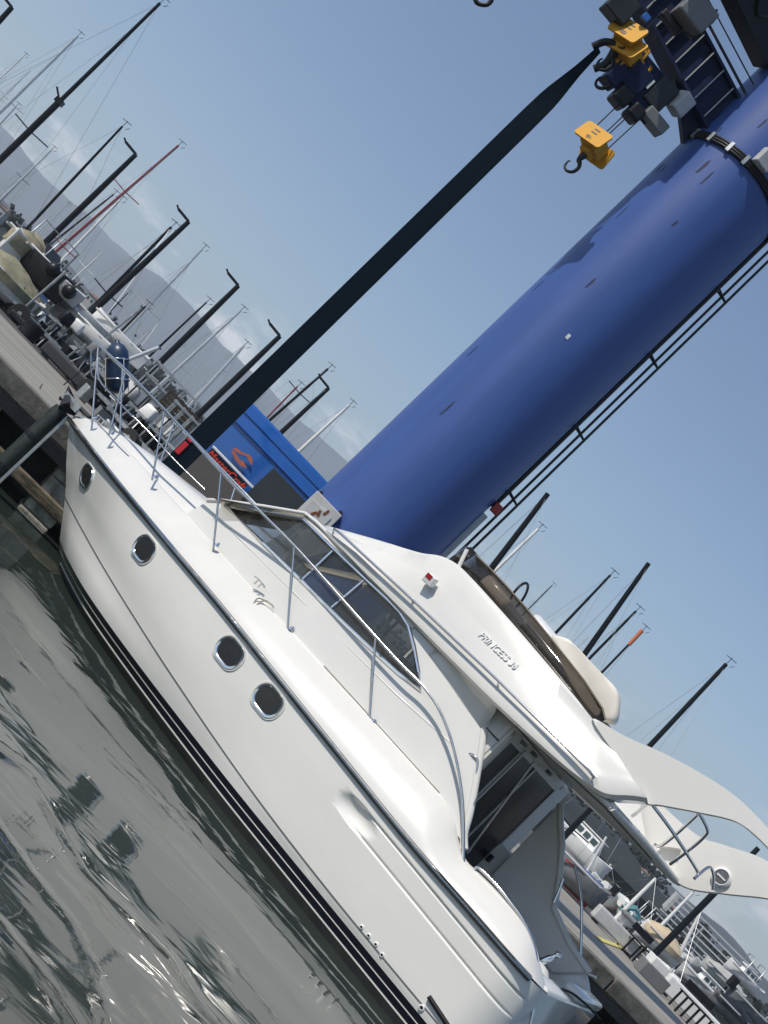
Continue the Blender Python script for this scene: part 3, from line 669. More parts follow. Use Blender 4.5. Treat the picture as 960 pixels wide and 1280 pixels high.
# aft guard rails of the flybridge
gr = MB()
for pts in ([Bp(806, 994, 1.42), Bp(838, 1036, .6), Bp(868, 1082, -.4), Bp(872, 1092, -.9)],
            [Bp(870, 1010, 1.0), Bp(884, 1036, .5), Bp(880, 1046, .3), Bp(862, 1062, -.1), Bp(838, 1080, -.5)],
            [Bp(815, 999, 1.0), Bp(796, 1016, .5), Bp(790, 1020, .4)],
            [Bp(872, 1018, .6), Bp(846, 1042, .1), Bp(826, 1057, -.3), Bp(818, 1056, -.4)],
            [Bp(868, 1098, -1.0), Bp(886, 1084, -1.2), Bp(892, 1094, -1.3), Bp(891, 1112, -1.4)]):
    m = MB(); m.tube(smooth_path(pts, 5), .021, 8); m.build('guard_rail', CHROME, yacht, smooth=60)
m = MB(); m.box((0, 0, 0), (.13, .12, .13)); q = m.build('stern_light', PAPER, yacht, bevel=.015); q.location = Bp(817, 1063, -.6)
m = MB(); m.box((-.066, .03, -.02), (.02, .09, .07)); m.build('lens', BLACKP, q)
# fly side grab rail
def grab(pts, r=.017, standoff=None, name='grab_rail'):
    m = MB(); m.tube(pts, r, 8); return m.build(name, CHROME, yacht, smooth=60)
for side in (1, -1):
    def FR(x, z, o): return Vector((x, mir((pch(x, YB) + .012 + o) * side), z))
    path = [FR(3.26, 3.245, .0), FR(3.28, 3.30, .05), FR(3.15, 3.315, .06)] + [FR(x, interp(x, [(-1.5, 3.40), (.1, 3.395), (1.7, 3.365), (3.1, 3.315)]), .055 - .0 * x) for x in np.linspace(2.8, -1.42, 30)] + [FR(-1.52, 3.385, .05), FR(-1.50, 3.345, .0)]
    grab(path)
    for x in (1.72, .08): m = MB(); m.tube([FR(x, 3.375, .055), FR(x, 3.35, -.03)], .013, 6); m.build('rail_bracket', CHROME, yacht)
# port navigation light
m = MB(); m.box((0, 0, 0), (.15, .12, .13)); nl = m.build('navigation_light', PAPER, yacht, bevel=.012); c_ = Bp(538, 725, 1.36); nl.location = c_; nl.rotation_euler = (R(-12), 0, R(4))
m = MB(); m.box((.02, .05, .03), (.085, .03, .06)); m.build('red_lens', REDP, nl)
# raised lettering on the flybridge side
tx = text_mesh('PRINCESS 36', 'model_lettering', .12, mat('lettering_chrome', (.86, .86, .84), .18, .15), yacht, .005, .2, .001)
a_, b_ = Bp(594, 785, 1.42), Bp(652, 841, 1.42)
yl, yr = lerp(pch(a_.x, YB), pch(a_.x, YT), .58), lerp(pch(b_.x, YB), pch(b_.x, YT), .58)
ex = Vector((b_.x - a_.x, yr - yl, b_.z - a_.z)).normalized(); ez0 = Vector((0, -.2, 1)).normalized(); en = ex.cross(ez0).normalized(); ez = en.cross(ex)
if en.y < 0: pass
c_ = Vector(((a_.x + b_.x) / 2, (yl + yr) / 2 + .015, (a_.z + b_.z) / 2)); tx.matrix_local = Matrix(((ex.x, ez.x, en.x, c_.x), (ex.y, ez.y, en.y, c_.y), (ex.z, ez.z, en.z, c_.z), (0, 0, 0, 1)))
# --- after bulkhead with sliding doors
XBK = -.31; YF = -2.05
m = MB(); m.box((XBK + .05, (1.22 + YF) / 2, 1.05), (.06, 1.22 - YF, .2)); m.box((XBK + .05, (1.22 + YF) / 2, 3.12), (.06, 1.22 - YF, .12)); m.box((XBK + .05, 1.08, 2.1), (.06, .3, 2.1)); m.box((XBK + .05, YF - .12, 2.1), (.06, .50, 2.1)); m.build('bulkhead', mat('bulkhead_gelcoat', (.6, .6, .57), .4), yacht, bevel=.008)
DG = mat('door_glass', (.006, .007, .008), .3, var=.1, spec=.12)
dl = [.93, .30, -.55, YF + .14]
for i in range(3):
    y0, y1 = dl[i], dl[i + 1]; d_ = .0 if i == 1 else .05
    pn = MB(); pn.box((XBK + .02 + d_ * .4, (y0 + y1) / 2, 2.1), (.014, abs(y0 - y1) - .08, 1.85)); dr = pn.build('door', DG, yacht)
    f_ = MB()
    for yy in (y0 - .03, y1 + .03): f_.box((XBK + .02 + d_ * .4, yy, 2.1), (.045, .055, 1.95))
    for zz in (1.15, 3.04): f_.box((XBK + .02 + d_ * .4, (y0 + y1) / 2, zz), (.043, abs(y0 - y1) - .115, .06))
    f_.build('door_frame', mat('door_aluminium', (.42, .43, .43), .4, .3), dr)
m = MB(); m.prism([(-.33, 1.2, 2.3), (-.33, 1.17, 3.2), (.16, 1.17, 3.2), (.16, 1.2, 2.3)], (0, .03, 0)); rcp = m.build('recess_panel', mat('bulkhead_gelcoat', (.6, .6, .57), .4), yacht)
m = MB(); m.tube([Bx(608, 910, XBK - .02), Bx(623, 926, XBK - .02)], .012, 6); m.build('vent_slot', BLACKP, yacht)
m = MB(); m.box((XBK - .04, YF + .30, 1.75), (.06, .07, .11)); m.build('door_latch', BLACKP, yacht)
# diagonal struts of the folded cockpit awning inside the doorway
for a, b2 in (((560, 940), (592, 1074)), ((640, 952), (588, 1066)), ):
    pass
m = MB(); m.tube([Bx(667, 953, XBK - .12), Bx(584, 1066, XBK - .12)], .018, 6); m.build('awning_strut', GALV, yacht)
for p_, q_ in (((585, 1032), (612, 1024)), ((592, 1012), (622, 1010))):
    m = MB(); m.tube([Bx(*p_, XBK + .25), Bx(*q_, XBK + .25)], .014, 6); m.build('ladder_rung', GALV, yacht)
for p_ in ((655, 930), (668, 943), (686, 966)): m = MB(); m.box(Bx(*p_, XBK - .06), (.08, .09, .05)); m.build('hinge', GREYP, yacht)
# far side wing of the saloon and its moulded inner wall
FW = [Bp(*p, -1.72) for p in ((612, 1096), (700, 1004), (700, 1030), (702, 1055), (699, 1092), (692, 1137), (712, 1180), (736, 1216), (690, 1216), (640, 1150))]
m = MB(); m.prism([(p.x, -1.72, p.z) for p in FW], (0, -.06, 0)); m.build('cockpit_side', GEL, yacht, bevel=.02)
m = MB(); m.tube([(p.x, -1.74, p.z) for p in FW[1:8]], .05, 8); m.build('side_edge', GEL, yacht, smooth=60)
# cockpit: transom seat, locker, fittings
m = MB(); m.box((-2.55, -.1, 1.18), (.36, 2.9, .52)); m.build('transom_bench', GEL, yacht, bevel=.05, smooth=60)
m = MB(); m.box((-2.62, -.9, 1.5), (.26, 1.5, .12)); m.build('transom_coaming', GEL, yacht, bevel=.04, smooth=60)
fp_ = Bp(690, 1197, .2); m = MB(); m.lathe([(.045, -.16), (.045, -.02), (.03, 0), (.03, .06), (.045, .07), (.04, .1), (.015, .12)], n=14); q = m.build('shower_fitting', CHROME, yacht, smooth=50); q.location = fp_; q.rotation_euler = (0, R(-20), 0)
m = MB(); m.lathe([(.06, -.26), (.12, -.2), (.16, -.05), (.10, .0), (.0, .02)], n=18); q = m.build('pedestal', GEL, yacht, smooth=50); q.location = fp_ + Vector((.02, 0, -.14))
m = MB(); m.tube(smooth_path([Bp(700, 1236, 0), Bp(716, 1242, -.1), Bp(735, 1258, -.2), Bp(750, 1274, -.3)], 4), .014, 8); m.build('grab_handle', STEELD, yacht, smooth=60)
m = MB(); m.tube(smooth_path([Bp(704, 1098, -1.6), Bp(699, 1112, -1.6), Bp(692, 1128, -1.6)], 3) , .018, 8); m.build('far_handrail', CHROME, yacht, smooth=60)
m = MB(); m.tube(smooth_path([Bp(718, 1080, -1.75), Bp(726, 1118, -1.75), Bp(727, 1160, -1.75), Bp(727, 1208, -1.75), Bp(745, 1222, -1.75)], 4), .020, 8); m.build('far_handrail', CHROME, yacht, smooth=60)
# --- near cockpit hand rail and stern rail
grab(smooth_path([Bp(595, 1094, 1.46), Bp(594, 1086, 1.46), Bp(600, 1086, 1.46), Bp(622, 1108, 1.47), Bp(637, 1127, 1.48), Bp(655, 1152, 1.48), Bp(668, 1184, 1.46), Bp(671, 1220, 1.42), Bp(668, 1255, 1.38), Bp(660, 1290, 1.34)], 5), .019, name='stern_rail')
for p_ in ((666, 1184), (665, 1216)): m = MB(); m.tube([Bp(p_[0] + 3, p_[1], 1.44), Bp(p_[0] - 5, p_[1] - 2, 1.40)], .012, 6); m.build('rail_bracket', CHROME, yacht)
grab(smooth_path([Bp(586, 942, 1.30), Bp(592, 944, 1.33), Bp(597, 952, 1.33), Bp(594, 975, 1.33), Bp(588, 1004, 1.35), Bp(583, 1018, 1.35), Bp(580, 1016, 1.33)], 4), .015)
# --- pulpit and side rails
RL = [(116, 424, .30), (132, 439, .50), (157, 462, .80), (190, 496, 1.12), (220, 527, 1.30), (276, 589, 1.47), (322, 636, 1.50), (368, 682, 1.50), (420, 740, 1.50), (469, 795, 1.50), (505, 834, 1.49), (528, 857, 1.47), (546, 882, 1.46), (558, 908, 1.46), (567, 936, 1.46), (575, 975, 1.46), (579, 1015, 1.47), (579.5, 1079, 1.48)]
near = smooth_path([Bp(x, y, t) for x, y, t in RL], 4)
m = MB(); m.tube(near, .0185, 8); rail_n = m.build('hand_rail', CHROME, yacht, smooth=60)
nose = Bp(116, 424, .30)
far_top = [Vector((p.x, mir(-p.y), p.z)) for p in [Bp(x, y, t) for x, y, t in RL[:9]]]
m = MB(); m.tube(smooth_path([nose, Vector((nose.x + .10, 0, nose.z + .01))] + far_top, 4), .0185, 8); m.build('hand_rail', CHROME, yacht, smooth=60)
for (bx, by, tb, tx_, ty, tt_) in ((118.6, 524, .42, 123, 432, .38), (139.5, 542, .72, 157, 463, .80), (194, 597, 1.08, 205.5, 513, 1.22), (271, 682, 1.33, 276.3, 590, 1.47), (363.5, 787, 1.42, 368, 682, 1.50), (466, 903, 1.42, 469.5, 796, 1.50)):
    a_, b_ = Bp(bx, by, tb), Bp(tx_, ty, tt_); m = MB(); m.tube([a_ - Vector((0, 0, .06)), b_], .0155, 8); st = m.build('stanchion', CHROME, yacht, smooth=60)
    m = MB(); m.lathe([(.036, -.01), (.034, .012), (.024, .03), (.02, .05)], n=12); q = m.build('stanchion_base', CHROME, st, smooth=50); q.location = a_
    q = MB().tube([(a_.x, mir(-a_.y), a_.z - .06), (b_.x, mir(-b_.y), b_.z)], .0155, 8).build('stanchion', CHROME, yacht, smooth=60)
# mid rail of the pulpit on both sides
mr = [Bp(114, 434, .30), Bp(115, 468, .45), Bp(123, 474, .6)]
m = MB(); m.tube(smooth_path([Bp(123, 438, .35), Bp(123.5, 473, .5), Bp(146, 500, .85), Bp(165, 520, 1.0)], 4), .013, 8); m.build('mid_rail', CHROME, yacht, smooth=60)
m = MB(); m.tube(smooth_path([Bp(114, 436, -.25), Bp(114.5, 468, -.4), Bp(124, 475, -.55), Bp(146, 501, -.9), Bp(182, 536, -1.1), Bp(218, 575, -1.2), Bp(256, 612, -1.3)], 4), .013, 8); m.build('mid_rail', CHROME, yacht, smooth=60)
# lower wire and toe rail on the far side
# bow roller and anchor
br = MB(); br.box((8.72, 0, 1.80), (.62, .16, .05)); br.box((8.85, .09, 1.84), (.42, .015, .14)); br.box((8.85, -.09, 1.84), (.42, .015, .14)); br.build('bow_roller', GALV, yacht)
an = MB(); an.tube([(8.45, 0, 1.88), (9.02, 0, 1.86), (9.14, 0, 1.74)], .035, 8)
an.add([(9.22, 0, 1.98), (8.86, .20, 1.70), (9.02, 0, 1.60), (8.86, -.20, 1.70), (9.02, 0, 1.78), (8.80, .16, 1.84), (8.80, -.16, 1.84)], [(0, 1, 2), (0, 2, 3), (0, 4, 1), (0, 3, 4), (1, 4, 2), (2, 4, 3), (0, 5, 1), (0, 3, 6)]); an.build('anchor', STEELD, yacht)
m = MB(); m.box((7.95, .0, 2.02), (.35, .22, .14)); m.build('windlass', GALV, yacht, bevel=.03)
# cleats and stray line on the side deck
def cleat(p, rz=0, s=1.0):
    m = MB(); m.tube([(-.11 * s, 0, .05 * s), (-.05 * s, 0, .06 * s), (.05 * s, 0, .06 * s), (.11 * s, 0, .05 * s)], .011 * s, 6)
    for x in (-.035, .035): m.tube([(x * s, 0, -.02), (x * s, 0, .055 * s)], .012 * s, 6)
    q = m.build('cleat', CHROME, yacht, smooth=50); q.location = p; q.rotation_euler = (0, 0, rz); return q
cleat(Bp(321, 731, 1.44), .1); cleat(Bp(640, 1160, 1.52), .1, 1.2); cleat(Vector((8.1, .18, 1.96)), .3)
m = MB(); m.tube(smooth_path([Bp(316, 756, 1.50), Bp(322, 748, 1.47), Bp(330, 750, 1.45), Bp(340, 756, 1.44), Bp(342, 760, 1.44)], 4), .010, 6); m.tube(smooth_path([Bp(318, 759, 1.50), Bp(326, 752, 1.46), Bp(334, 751, 1.45)], 4), .010, 6); m.build('mooring_line', mat('rope', (.42, .40, .35), .9, bump=.6, bscale=160), yacht, smooth=60)
# --- portholes
def porthole(px, py, tguess):
    p0 = Bp(px, py, tguess)
    for _ in range(4):
        u, v = hull_at(p0.x, p0.z); q = hull(u, v); p0 = Bp(px, py, q.y)
    u, v = hull_at(p0.x, p0.z); c_ = hull(u, v); n = hull_n(u, v)
    ex = (hull(min(1, u + .01), v) - hull(u - .01, v)).normalized(); ez = n.cross(ex).normalized(); ez = -ez if ez.z < 0 else ez
    def rr(w, h, rad, o, k=6):
        P = []
        for sx, sz, a0 in ((1, 1, 0), (-1, 1, 90), (-1, -1, 180), (1, -1, 270)):
            for i in range(k + 1):
                a = R(a0 + 90 * i / k); P.append(c_ + ex * (sx * (w - rad) + rad * math.cos(a)) + ez * (sz * (h - rad) + rad * math.sin(a)) + n * o)
        return P
    W_, H_ = .245, .178
    m = MB(); m.grid([rr(W_ + .012, H_ + .012, 0.168, -.004), rr(W_ + .006, H_ + .006, 0.165, .012), rr(W_ - .004, H_ - .004, 0.158, .013), rr(W_ - .02, H_ - .02, 0.155, .004)], closed=True); ph = m.build('porthole', GEL, hull_o, smooth=40)
    m = MB(); m.grid([rr(W_ - .006, H_ - .006, .165, .004), rr(W_ - .014, H_ - .014, .16, .024), rr(W_ - .036, H_ - .036, .145, .022), rr(W_ - .05, H_ - .05, .13, .006)], closed=True); m.build('porthole_ring', CHROME, ph, smooth=50)
    m = MB(); P = rr(W_ - .046, H_ - .046, .13, .010); m.add(P, [tuple(range(len(P)))]); m.build('porthole_glass', PORTG, ph)
for a in ((108.7, 594, 1.0), (181, 687, 1.4), (285.5, 816, 1.6), (336, 876, 1.65)): porthole(*a)
# --- skin fittings and exhaust slot on the quarter
for px, py, s_ in ((452, 1159, .028), (460, 1169, .028), (469, 1181, .028), (477, 1192, .028), (528, 1259, .038)):
    p0 = Bp(px, py, 1.7); u, v = hull_at(p0.x, p0.z); c_ = hull(u, v); n = hull_n(u, v)
    m = MB(); m.lathe([(s_, -.004), (s_, .010), (s_ * .6, .016), (s_ * .5, .006)], axis='Z', n=14); q = m.build('skin_fitting', PAPER, hull_o, smooth=40); q.location = c_; q.rotation_euler = n.to_track_quat('Z', 'Y').to_euler()
    m = MB(); m.lathe([(s_ * .48, .005), (s_ * .48, .009)], axis='Z', n=12); m.build('outlet', BLACKP, q)
a_, b_ = Bp(537, 1246, 1.72), Bp(566, 1290, 1.7)
m = MB(); m.tube([a_ + Vector((0, .03, 0)), b_ + Vector((0, .03, 0))], .028, 8); m.build('trim_slot', BLACKP, hull_o, smooth=50)
# ------------------------------------------------------------------ slewing crane
PY = 25.75; PXC = .09; PR = 1.205
crane = thing('pillar_crane', 'blue steel pillar crane with dark jib and hoist gear standing on the quay', 'crane', (PXC, PY, QZ))
m = MB(); m.lathe([(1.55, -.02), (1.55, .10), (1.25, .12)], n=48); m.build('base_flange', CRANED, crane, smooth=30)
m = MB(); m.lathe([(PR, .11)] + [(PR, z) for z in np.arange(1, 16.6, .5)], n=96); pil = m.build('pillar', CRANE, crane, smooth=40)
m = MB(); m.box((PR * math.sin(-.05), -PR * math.cos(.05) - .002, 7.35), (.06, .012, .10)); m.build('sticker', PAPER, pil)
rs_ = random.Random(6)
for k in range(14):
    a = rs_.uniform(-1.2, -.1); z = rs_.uniform(4, 14.5); m = MB(); h_ = rs_.uniform(.05, .22); w_ = rs_.uniform(.01, .03)
    m.add([((PR + .003) * math.sin(a + q), -(PR + .003) * math.cos(a + q), z + s) for q, s in ((-w_, -h_), (w_ * .3, -h_ * .8), (w_, h_ * .2), (w_ * .4, h_), (-w_ * .7, h_ * .6))], [(0, 1, 2, 3, 4)]); m.build('paint_scuff', mat('scuffed_paint', (.012, .025, .09), .7, var=.4), pil)
def cl(p): return Vector((p[0] - PXC, p[1] - PY, p[2] - QZ))          # world -> crane local
# ladder rails, bracket arms and cable along the shaded side of the pillar
for xx in (1.50, 1.63): m = MB(); m.tube([(xx - PXC, .05, 1.2), (xx - PXC, .05, 16.5)], .026, 8); m.build('ladder_rail', STEELD, crane, smooth=60)
for zz in (4.8, 6.55, 8.5, 10.3, 12.1, 14.0):
    for dy in (-.10, .10): m = MB(); m.tube([(PR - .03, .05 + dy, zz + .06), (1.63 - PXC, .05, zz - .04)], .022, 6); m.build('bracket', STEELD, crane)
m = MB(); m.tube([(PR + .03, .0, 4.4), (PR + .03, .0, 16.4)], .05, 8); m.build('cable_pipe', BLACKP, crane, smooth=60)
m = MB(); m.box((PR + .02, -.12, 2.4), (.16, .10, 3.6)); m.build('cable_tray', LIGHTG, crane, bevel=.01)
m = MB(); m.box((PR + .10, -.15, 4.42), (.17, .14, .20)); m.build('warning_lamp', REDP, crane, bevel=.02)
# collar with cable bundle
zc_ = 13.35 - QZ
for k, (dz, rr) in enumerate(((0, .035), (.055, .028), (-.05, .03))):
    m = MB(); m.tube([( (PR + .04) * math.sin(a), -(PR + .04) * math.cos(a), zc_ + dz + .42 * math.sin((a + 1.2) * .9) * .5 - .12 * (a + 1.3)) for a in np.linspace(-1.5, 1.5, 26)], rr, 8); m.build('cable_bundle', BLACKP, crane, smooth=60)
for a in (-1.1, -.75, -.4, -.1): m = MB(); m.box(((PR + .05) * math.sin(a), -(PR + .05) * math.cos(a), zc_ + .42 * math.sin((a + 1.2) * .9) * .5 - .12 * (a + 1.3)), (.07, .06, .2), rot=a); m.build('cable_clamp', GALV, crane)
p_ = cl(at_y(957, 200, 24.4)); m = MB(); m.box(p_, (.32, .2, .34), rot=.35); m.build('junction_box', LIGHTG, crane, bevel=.02)
# jib
J0 = Vector((-.95, 25.45, 13.5)); jd = Vector((-1, -.05, 0)).normalized(); jn = Vector((-jd.y, jd.x, 0))
def jp(s, o, z): return cl(J0 + jd * s + jn * o + Vector((0, 0, z + .27 * s)))
def jbox(name, s0, s1, o0, o1, z0, z1, material, **k):
    m = MB(); m.add([jp(s, o, z) for s in (s0, s1) for o in (o0, o1) for z in (z0, z1)], [(0, 1, 3, 2), (4, 6, 7, 5), (0, 4, 5, 1), (2, 3, 7, 6), (0, 2, 6, 4), (1, 5, 7, 3)]); return m.build(name, material, crane, **k)
jib = jbox('jib', -.5, 2.9, -.22, .22, .10, .86, CRANED)
jbox('bottom_flange', -.3, 2.9, -.33, .33, .04, .10, CRANED); jbox('top_flange', -.3, 2.9, -.33, .33, .86, .92, CRANED)
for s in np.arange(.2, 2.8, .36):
    for o in (-.33, .225): jbox('sunlit_tone_stiffener', s, s + .022, o, o + .105, .10, .86, LIGHTG)  # pale colour paints in the sunlit bits between stiffeners of the dark jib
m = MB(); m.prism([jp(-.9, -.10, -.9), jp(-.9, -.1, .2), jp(1.1, -.1, .04), jp(.7, -.1, -.12)], jn * .2); m.build('jib_bracket', CRANED, crane)
m = MB(); m.tube([jp(0, .38, 1.0), jp(2.8, .38, 1.0)], .03, 6); m.tube([jp(0, .38, 1.22), jp(2.8, .38, 1.22)], .015, 6); m.build('cable_run', STEELD, crane)
m = MB(); m.tube(smooth_path([jp(.15, -.55, .05), jp(.4, -.6, .55), jp(.9, -.62, .85), jp(1.3, -.55, .80), jp(1.45, -.45, .45)], 6), .05, 8); m.build('energy_chain', BLACKP, crane, smooth=60)
m = MB(); m.tube(smooth_path([jp(.1, -.5, .2), jp(.7, -.58, .6), jp(1.3, -.5, .66), jp(2.2, -.42, .66)], 6), .016, 6); m.build('hose', STEELD, crane, smooth=60)
p_ = cl(at_y(851, 130, 25.0)); m = MB(); m.box(p_, (.30, .3, .42), rot=.57); m.build('limit_switch_box', LIGHTG, crane, bevel=.03)
# hoist machinery
def hb3(name, px, py, Y, size, material, rz=.2, bev=.03, tilt=0):
    M = Matrix.Rotation(rz, 3, 'Z') @ Matrix.Rotation(tilt, 3, 'Y'); m = MB(); m.box(cl(at_y(px, py, Y)), size, rot=M); return m.build(name, material, crane, bevel=bev)
hb3('hoist_frame', 806, 98, 25.15, (1.15, .62, .40), CRANED); hb3('hoist_gearbox', 790, 100, 24.95, (.5, .5, .52), CRANED); hb3('hoist_motor', 822, 120, 25.05, (.42, .42, .6), STEELD)
hb3('hoist_plate', 800, 120, 24.90, (.9, .1, .55), CRANED); hb3('control_cabinet', 817, 152, 24.95, (.52, .36, .24), GREYP); hb3('hoist_side', 768, 95, 24.85, (.30, .45, .42), CRANED)
hb3('nameplate', 811, 103, 24.77, (.14, .02, .2), PAPER, bev=0); hb3('rope_guide', 776, 122, 24.85, (.34, .42, .34), BLACKP, bev=.06); hb3('rope_guide', 792, 142, 24.85, (.3, .4, .3), BLACKP, bev=.06)
m = MB(); m.lathe([(.24, -.5), (.27, -.5), (.27, -.46), (.2, -.45), (.2, .45), (.27, .46), (.27, .5), (.05, .5)], axis='X', n=24); q = m.build('rope_drum', STEELD, crane, smooth=40); q.location = cl(at_y(800, 105, 25.1)); q.rotation_euler = (0, 0, .57)
hb3('motor_cabinet', 868, 18, 24.35, (.62, .5, .5), GREYP, bev=.04); hb3('cabinet_bracket', 838, 28, 24.55, (.5, .2, .16), STEELD); hb3('trolley', 775, 10, 24.55, (.5, .4, .5), STEELD)
m = MB(); m.tube(smooth_path([cl(at_y(x, y, 24.3)) for x, y in ((856, 38), (866, 46), (876, 44), (882, 34), (892, 26), (896, 12))], 5), .022, 8); m.tube(smooth_path([cl(at_y(x, y, 24.3)) for x, y in ((884, 30), (872, 48), (862, 44))], 5), .014, 6); m.build('power_cable', BLACKP, crane, smooth=60)
hb3('blue_bracket', 807, 22, 24.35, (.14, .1, .12), mat('bright_blue', (.02, .14, .5), .4), bev=.01)
for (x0, y0, x1, y1) in ((800, 25, 818, 2), (806, 38, 840, 4), (815, 50, 872, -2)): m = MB(); m.tube([cl(at_y(x0, y0, 24.6)), cl(at_y(x1, y1, 24.6))], .012, 6); m.build('hoist_rope', BLACKP, crane)
# second jib running out of the frame beside the pillar head
a_, b_ = at_y(918, 0, 24.2), at_y(960, 74, 25.0); dz_ = Vector((0, 0, .0)); zz = (a_.z + b_.z) / 2
j2 = Vector((b_.x - a_.x, 25.0 - 24.2, 0)).normalized(); n2_ = Vector((-j2.y, j2.x, 0)); base = Vector((a_.x, 24.2, zz))
m = MB(); m.add([cl(base + j2 * s + n2_ * o + Vector((0, 0, z))) for s in (-1.2, 1.6) for o in (0, .5) for z in (0, .7)], [(0, 1, 3, 2), (4, 6, 7, 5), (0, 4, 5, 1), (2, 3, 7, 6), (0, 2, 6, 4), (1, 5, 7, 3)]); m.build('upper_jib', BLACKP, crane)
m = MB(); m.tube([cl(base + j2 * s + n2_ * -.04 + Vector((0, 0, .35 + .12 * math.sin(s * 9)))) for s in np.arange(.2, 1.4, .06)], .03, 6); m.build('jib_hose', BLACKP, crane, smooth=60)
hb3('jib_end_stop', 949, 62, 26.15, (.25, .3, .3), BLACKP); hb3('jib_hook_pin', 958, 76, 26.15, (.2, .1, .06), BLACKP)

# hook blocks and sling: things that hang from the crane
def hook_block(name, label, px, py, Y, s, rz, sling=False, txt='8 11'):
    c_ = at_y(px, py, Y); t_ = thing(name, label, 'hook block', c_, rz)
    def rrect(w, h, r_, y0, k=4):
        P = []
        for sx, sz, a0 in ((1, 1, 0), (-1, 1, 90), (-1, -1, 180), (1, -1, 270)):
            for i in range(k + 1):
                a = R(a0 + 90 * i / k); P.append(Vector((sx * (w - r_) + r_ * math.cos(a), y0, sz * (h - r_) + r_ * math.sin(a))))
        return P
    for sd in (-1, 1):
        P = rrect(.31 * s, .20 * s, .06 * s, 0); m = MB()
        Q = [Vector((p.x, p.y + .04 * s, p.z)) for p in P]; P0 = [p * .9 for p in P]; m.grid([P0, P, Q], closed=True); m.add(P0, [tuple(range(len(P)))]); m.add(Q, [tuple(range(len(P)))])
        o = m.build('cheek_plate', YELLOW, t_, smooth=40, weld=True); o.location = (0, sd * .26 * s - .02 * s, 0.02 * s * -sd); o.rotation_euler = (sd * R(14), 0, 0)
        if sd < 0:
            tx = text_mesh(txt, 'lettering', .17 * s, BLACKP, o, .002, 0, .004); tx.location = (0, -.006 * s, 0); tx.rotation_euler = (R(90), R(-90), 0)
    m = MB(); m.box((0, 0, -.02 * s), (.40 * s, .40 * s, .30 * s)); m.box((0, 0, -.2 * s), (.22 * s, .3 * s, .16 * s)); m.build('housing', YELLOW, t_, bevel=.03 * s)
    m = MB(); m.lathe([(.17 * s, -.20 * s), (.17 * s, -.1 * s), (.12 * s, -.05 * s), (.17 * s, 0), (.12 * s, .05 * s), (.17 * s, .1 * s), (.17 * s, .20 * s)], axis='Y', n=20); o = m.build('sheave', STEELD, t_, smooth=40); o.location = (0, 0, .05 * s)
    m = MB(); m.lathe([(.05 * s, -.12 * s), (.07 * s, -.05 * s), (.07 * s, .05 * s)], n=12); o = m.build('swivel', STEELD, t_, smooth=40); o.location = (0, 0, -.28 * s)
    pts = [(0, 0, -.30), (0, 0, -.42), (.075, 0, -.47), (.125, 0, -.56), (.10, 0, -.67), (0, 0, -.72), (-.10, 0, -.68), (-.135, 0, -.58), (-.11, 0, -.53)]
    m = MB(); m.tube(smooth_path([Vector(p) * s for p in pts], 4), [(.05 - .0011 * i) * s if i < 28 else .016 * s for i in range(33)], 10); m.build('hook', BLACKP, t_, smooth=60)
    return t_
HBU = hook_block('hook_block', 'yellow hook block holding the black sling just under the jib', 782, 46, 24.7, 1.06, R(-28)); HBU.location += Vector((.1, 0, 0))
hook_block('hook_block', 'yellow hook block tucked beneath another one beside the hoist drum', 787, 72, 24.8, 1.12, R(-34))
hook_block('hook_block', 'yellow hook block hanging empty on thin ropes before the sky', 744, 180, 24.7, .99, R(-28))
m = MB()
lo_ = at_y(744, 180, 24.7)
for k, (dx, px_, py_) in enumerate(((-.22, 772, 128), (-.02, 781, 148), (.04, 783, 146), (.22, 797, 162))):
    q_ = at_y(px_, py_, 24.85); rp = MB(); rp.tube([(lo_.x + dx, 24.7, lo_.z + .1), (lo_.x + dx * 1.05, 24.78, q_.z + .25)], .011, 6)
    rp = rp.build('hoist_rope', BLACKP, crane); rp.location = -Vector(crane.location)
h3 = at_y(604, -4, 24.7); hk = thing('hanging_hook', 'small dark hook hanging at the top of the sky', 'hook', (h3.x, 24.7, h3.z))
m = MB(); m.tube(smooth_path([Vector((0, 0, .5)), Vector((0, 0, .2)), Vector((.13, 0, .1)), Vector((.15, 0, -.05)), Vector((0, 0, -.16)), Vector((-.14, 0, -.06)), Vector((-.12, 0, .03))], 5), .045, 8); m.build('hook', BLACKP, hk, smooth=60)
m = MB(); m.lathe([(.09, .45), (.11, .6), (.06, .75)], n=12); m.build('swivel', STEELD, hk); m = MB(); m.tube([(0, 0, .7), (0, 0, 3.6)], .012, 6); m.build('rope', BLACKP, hk)
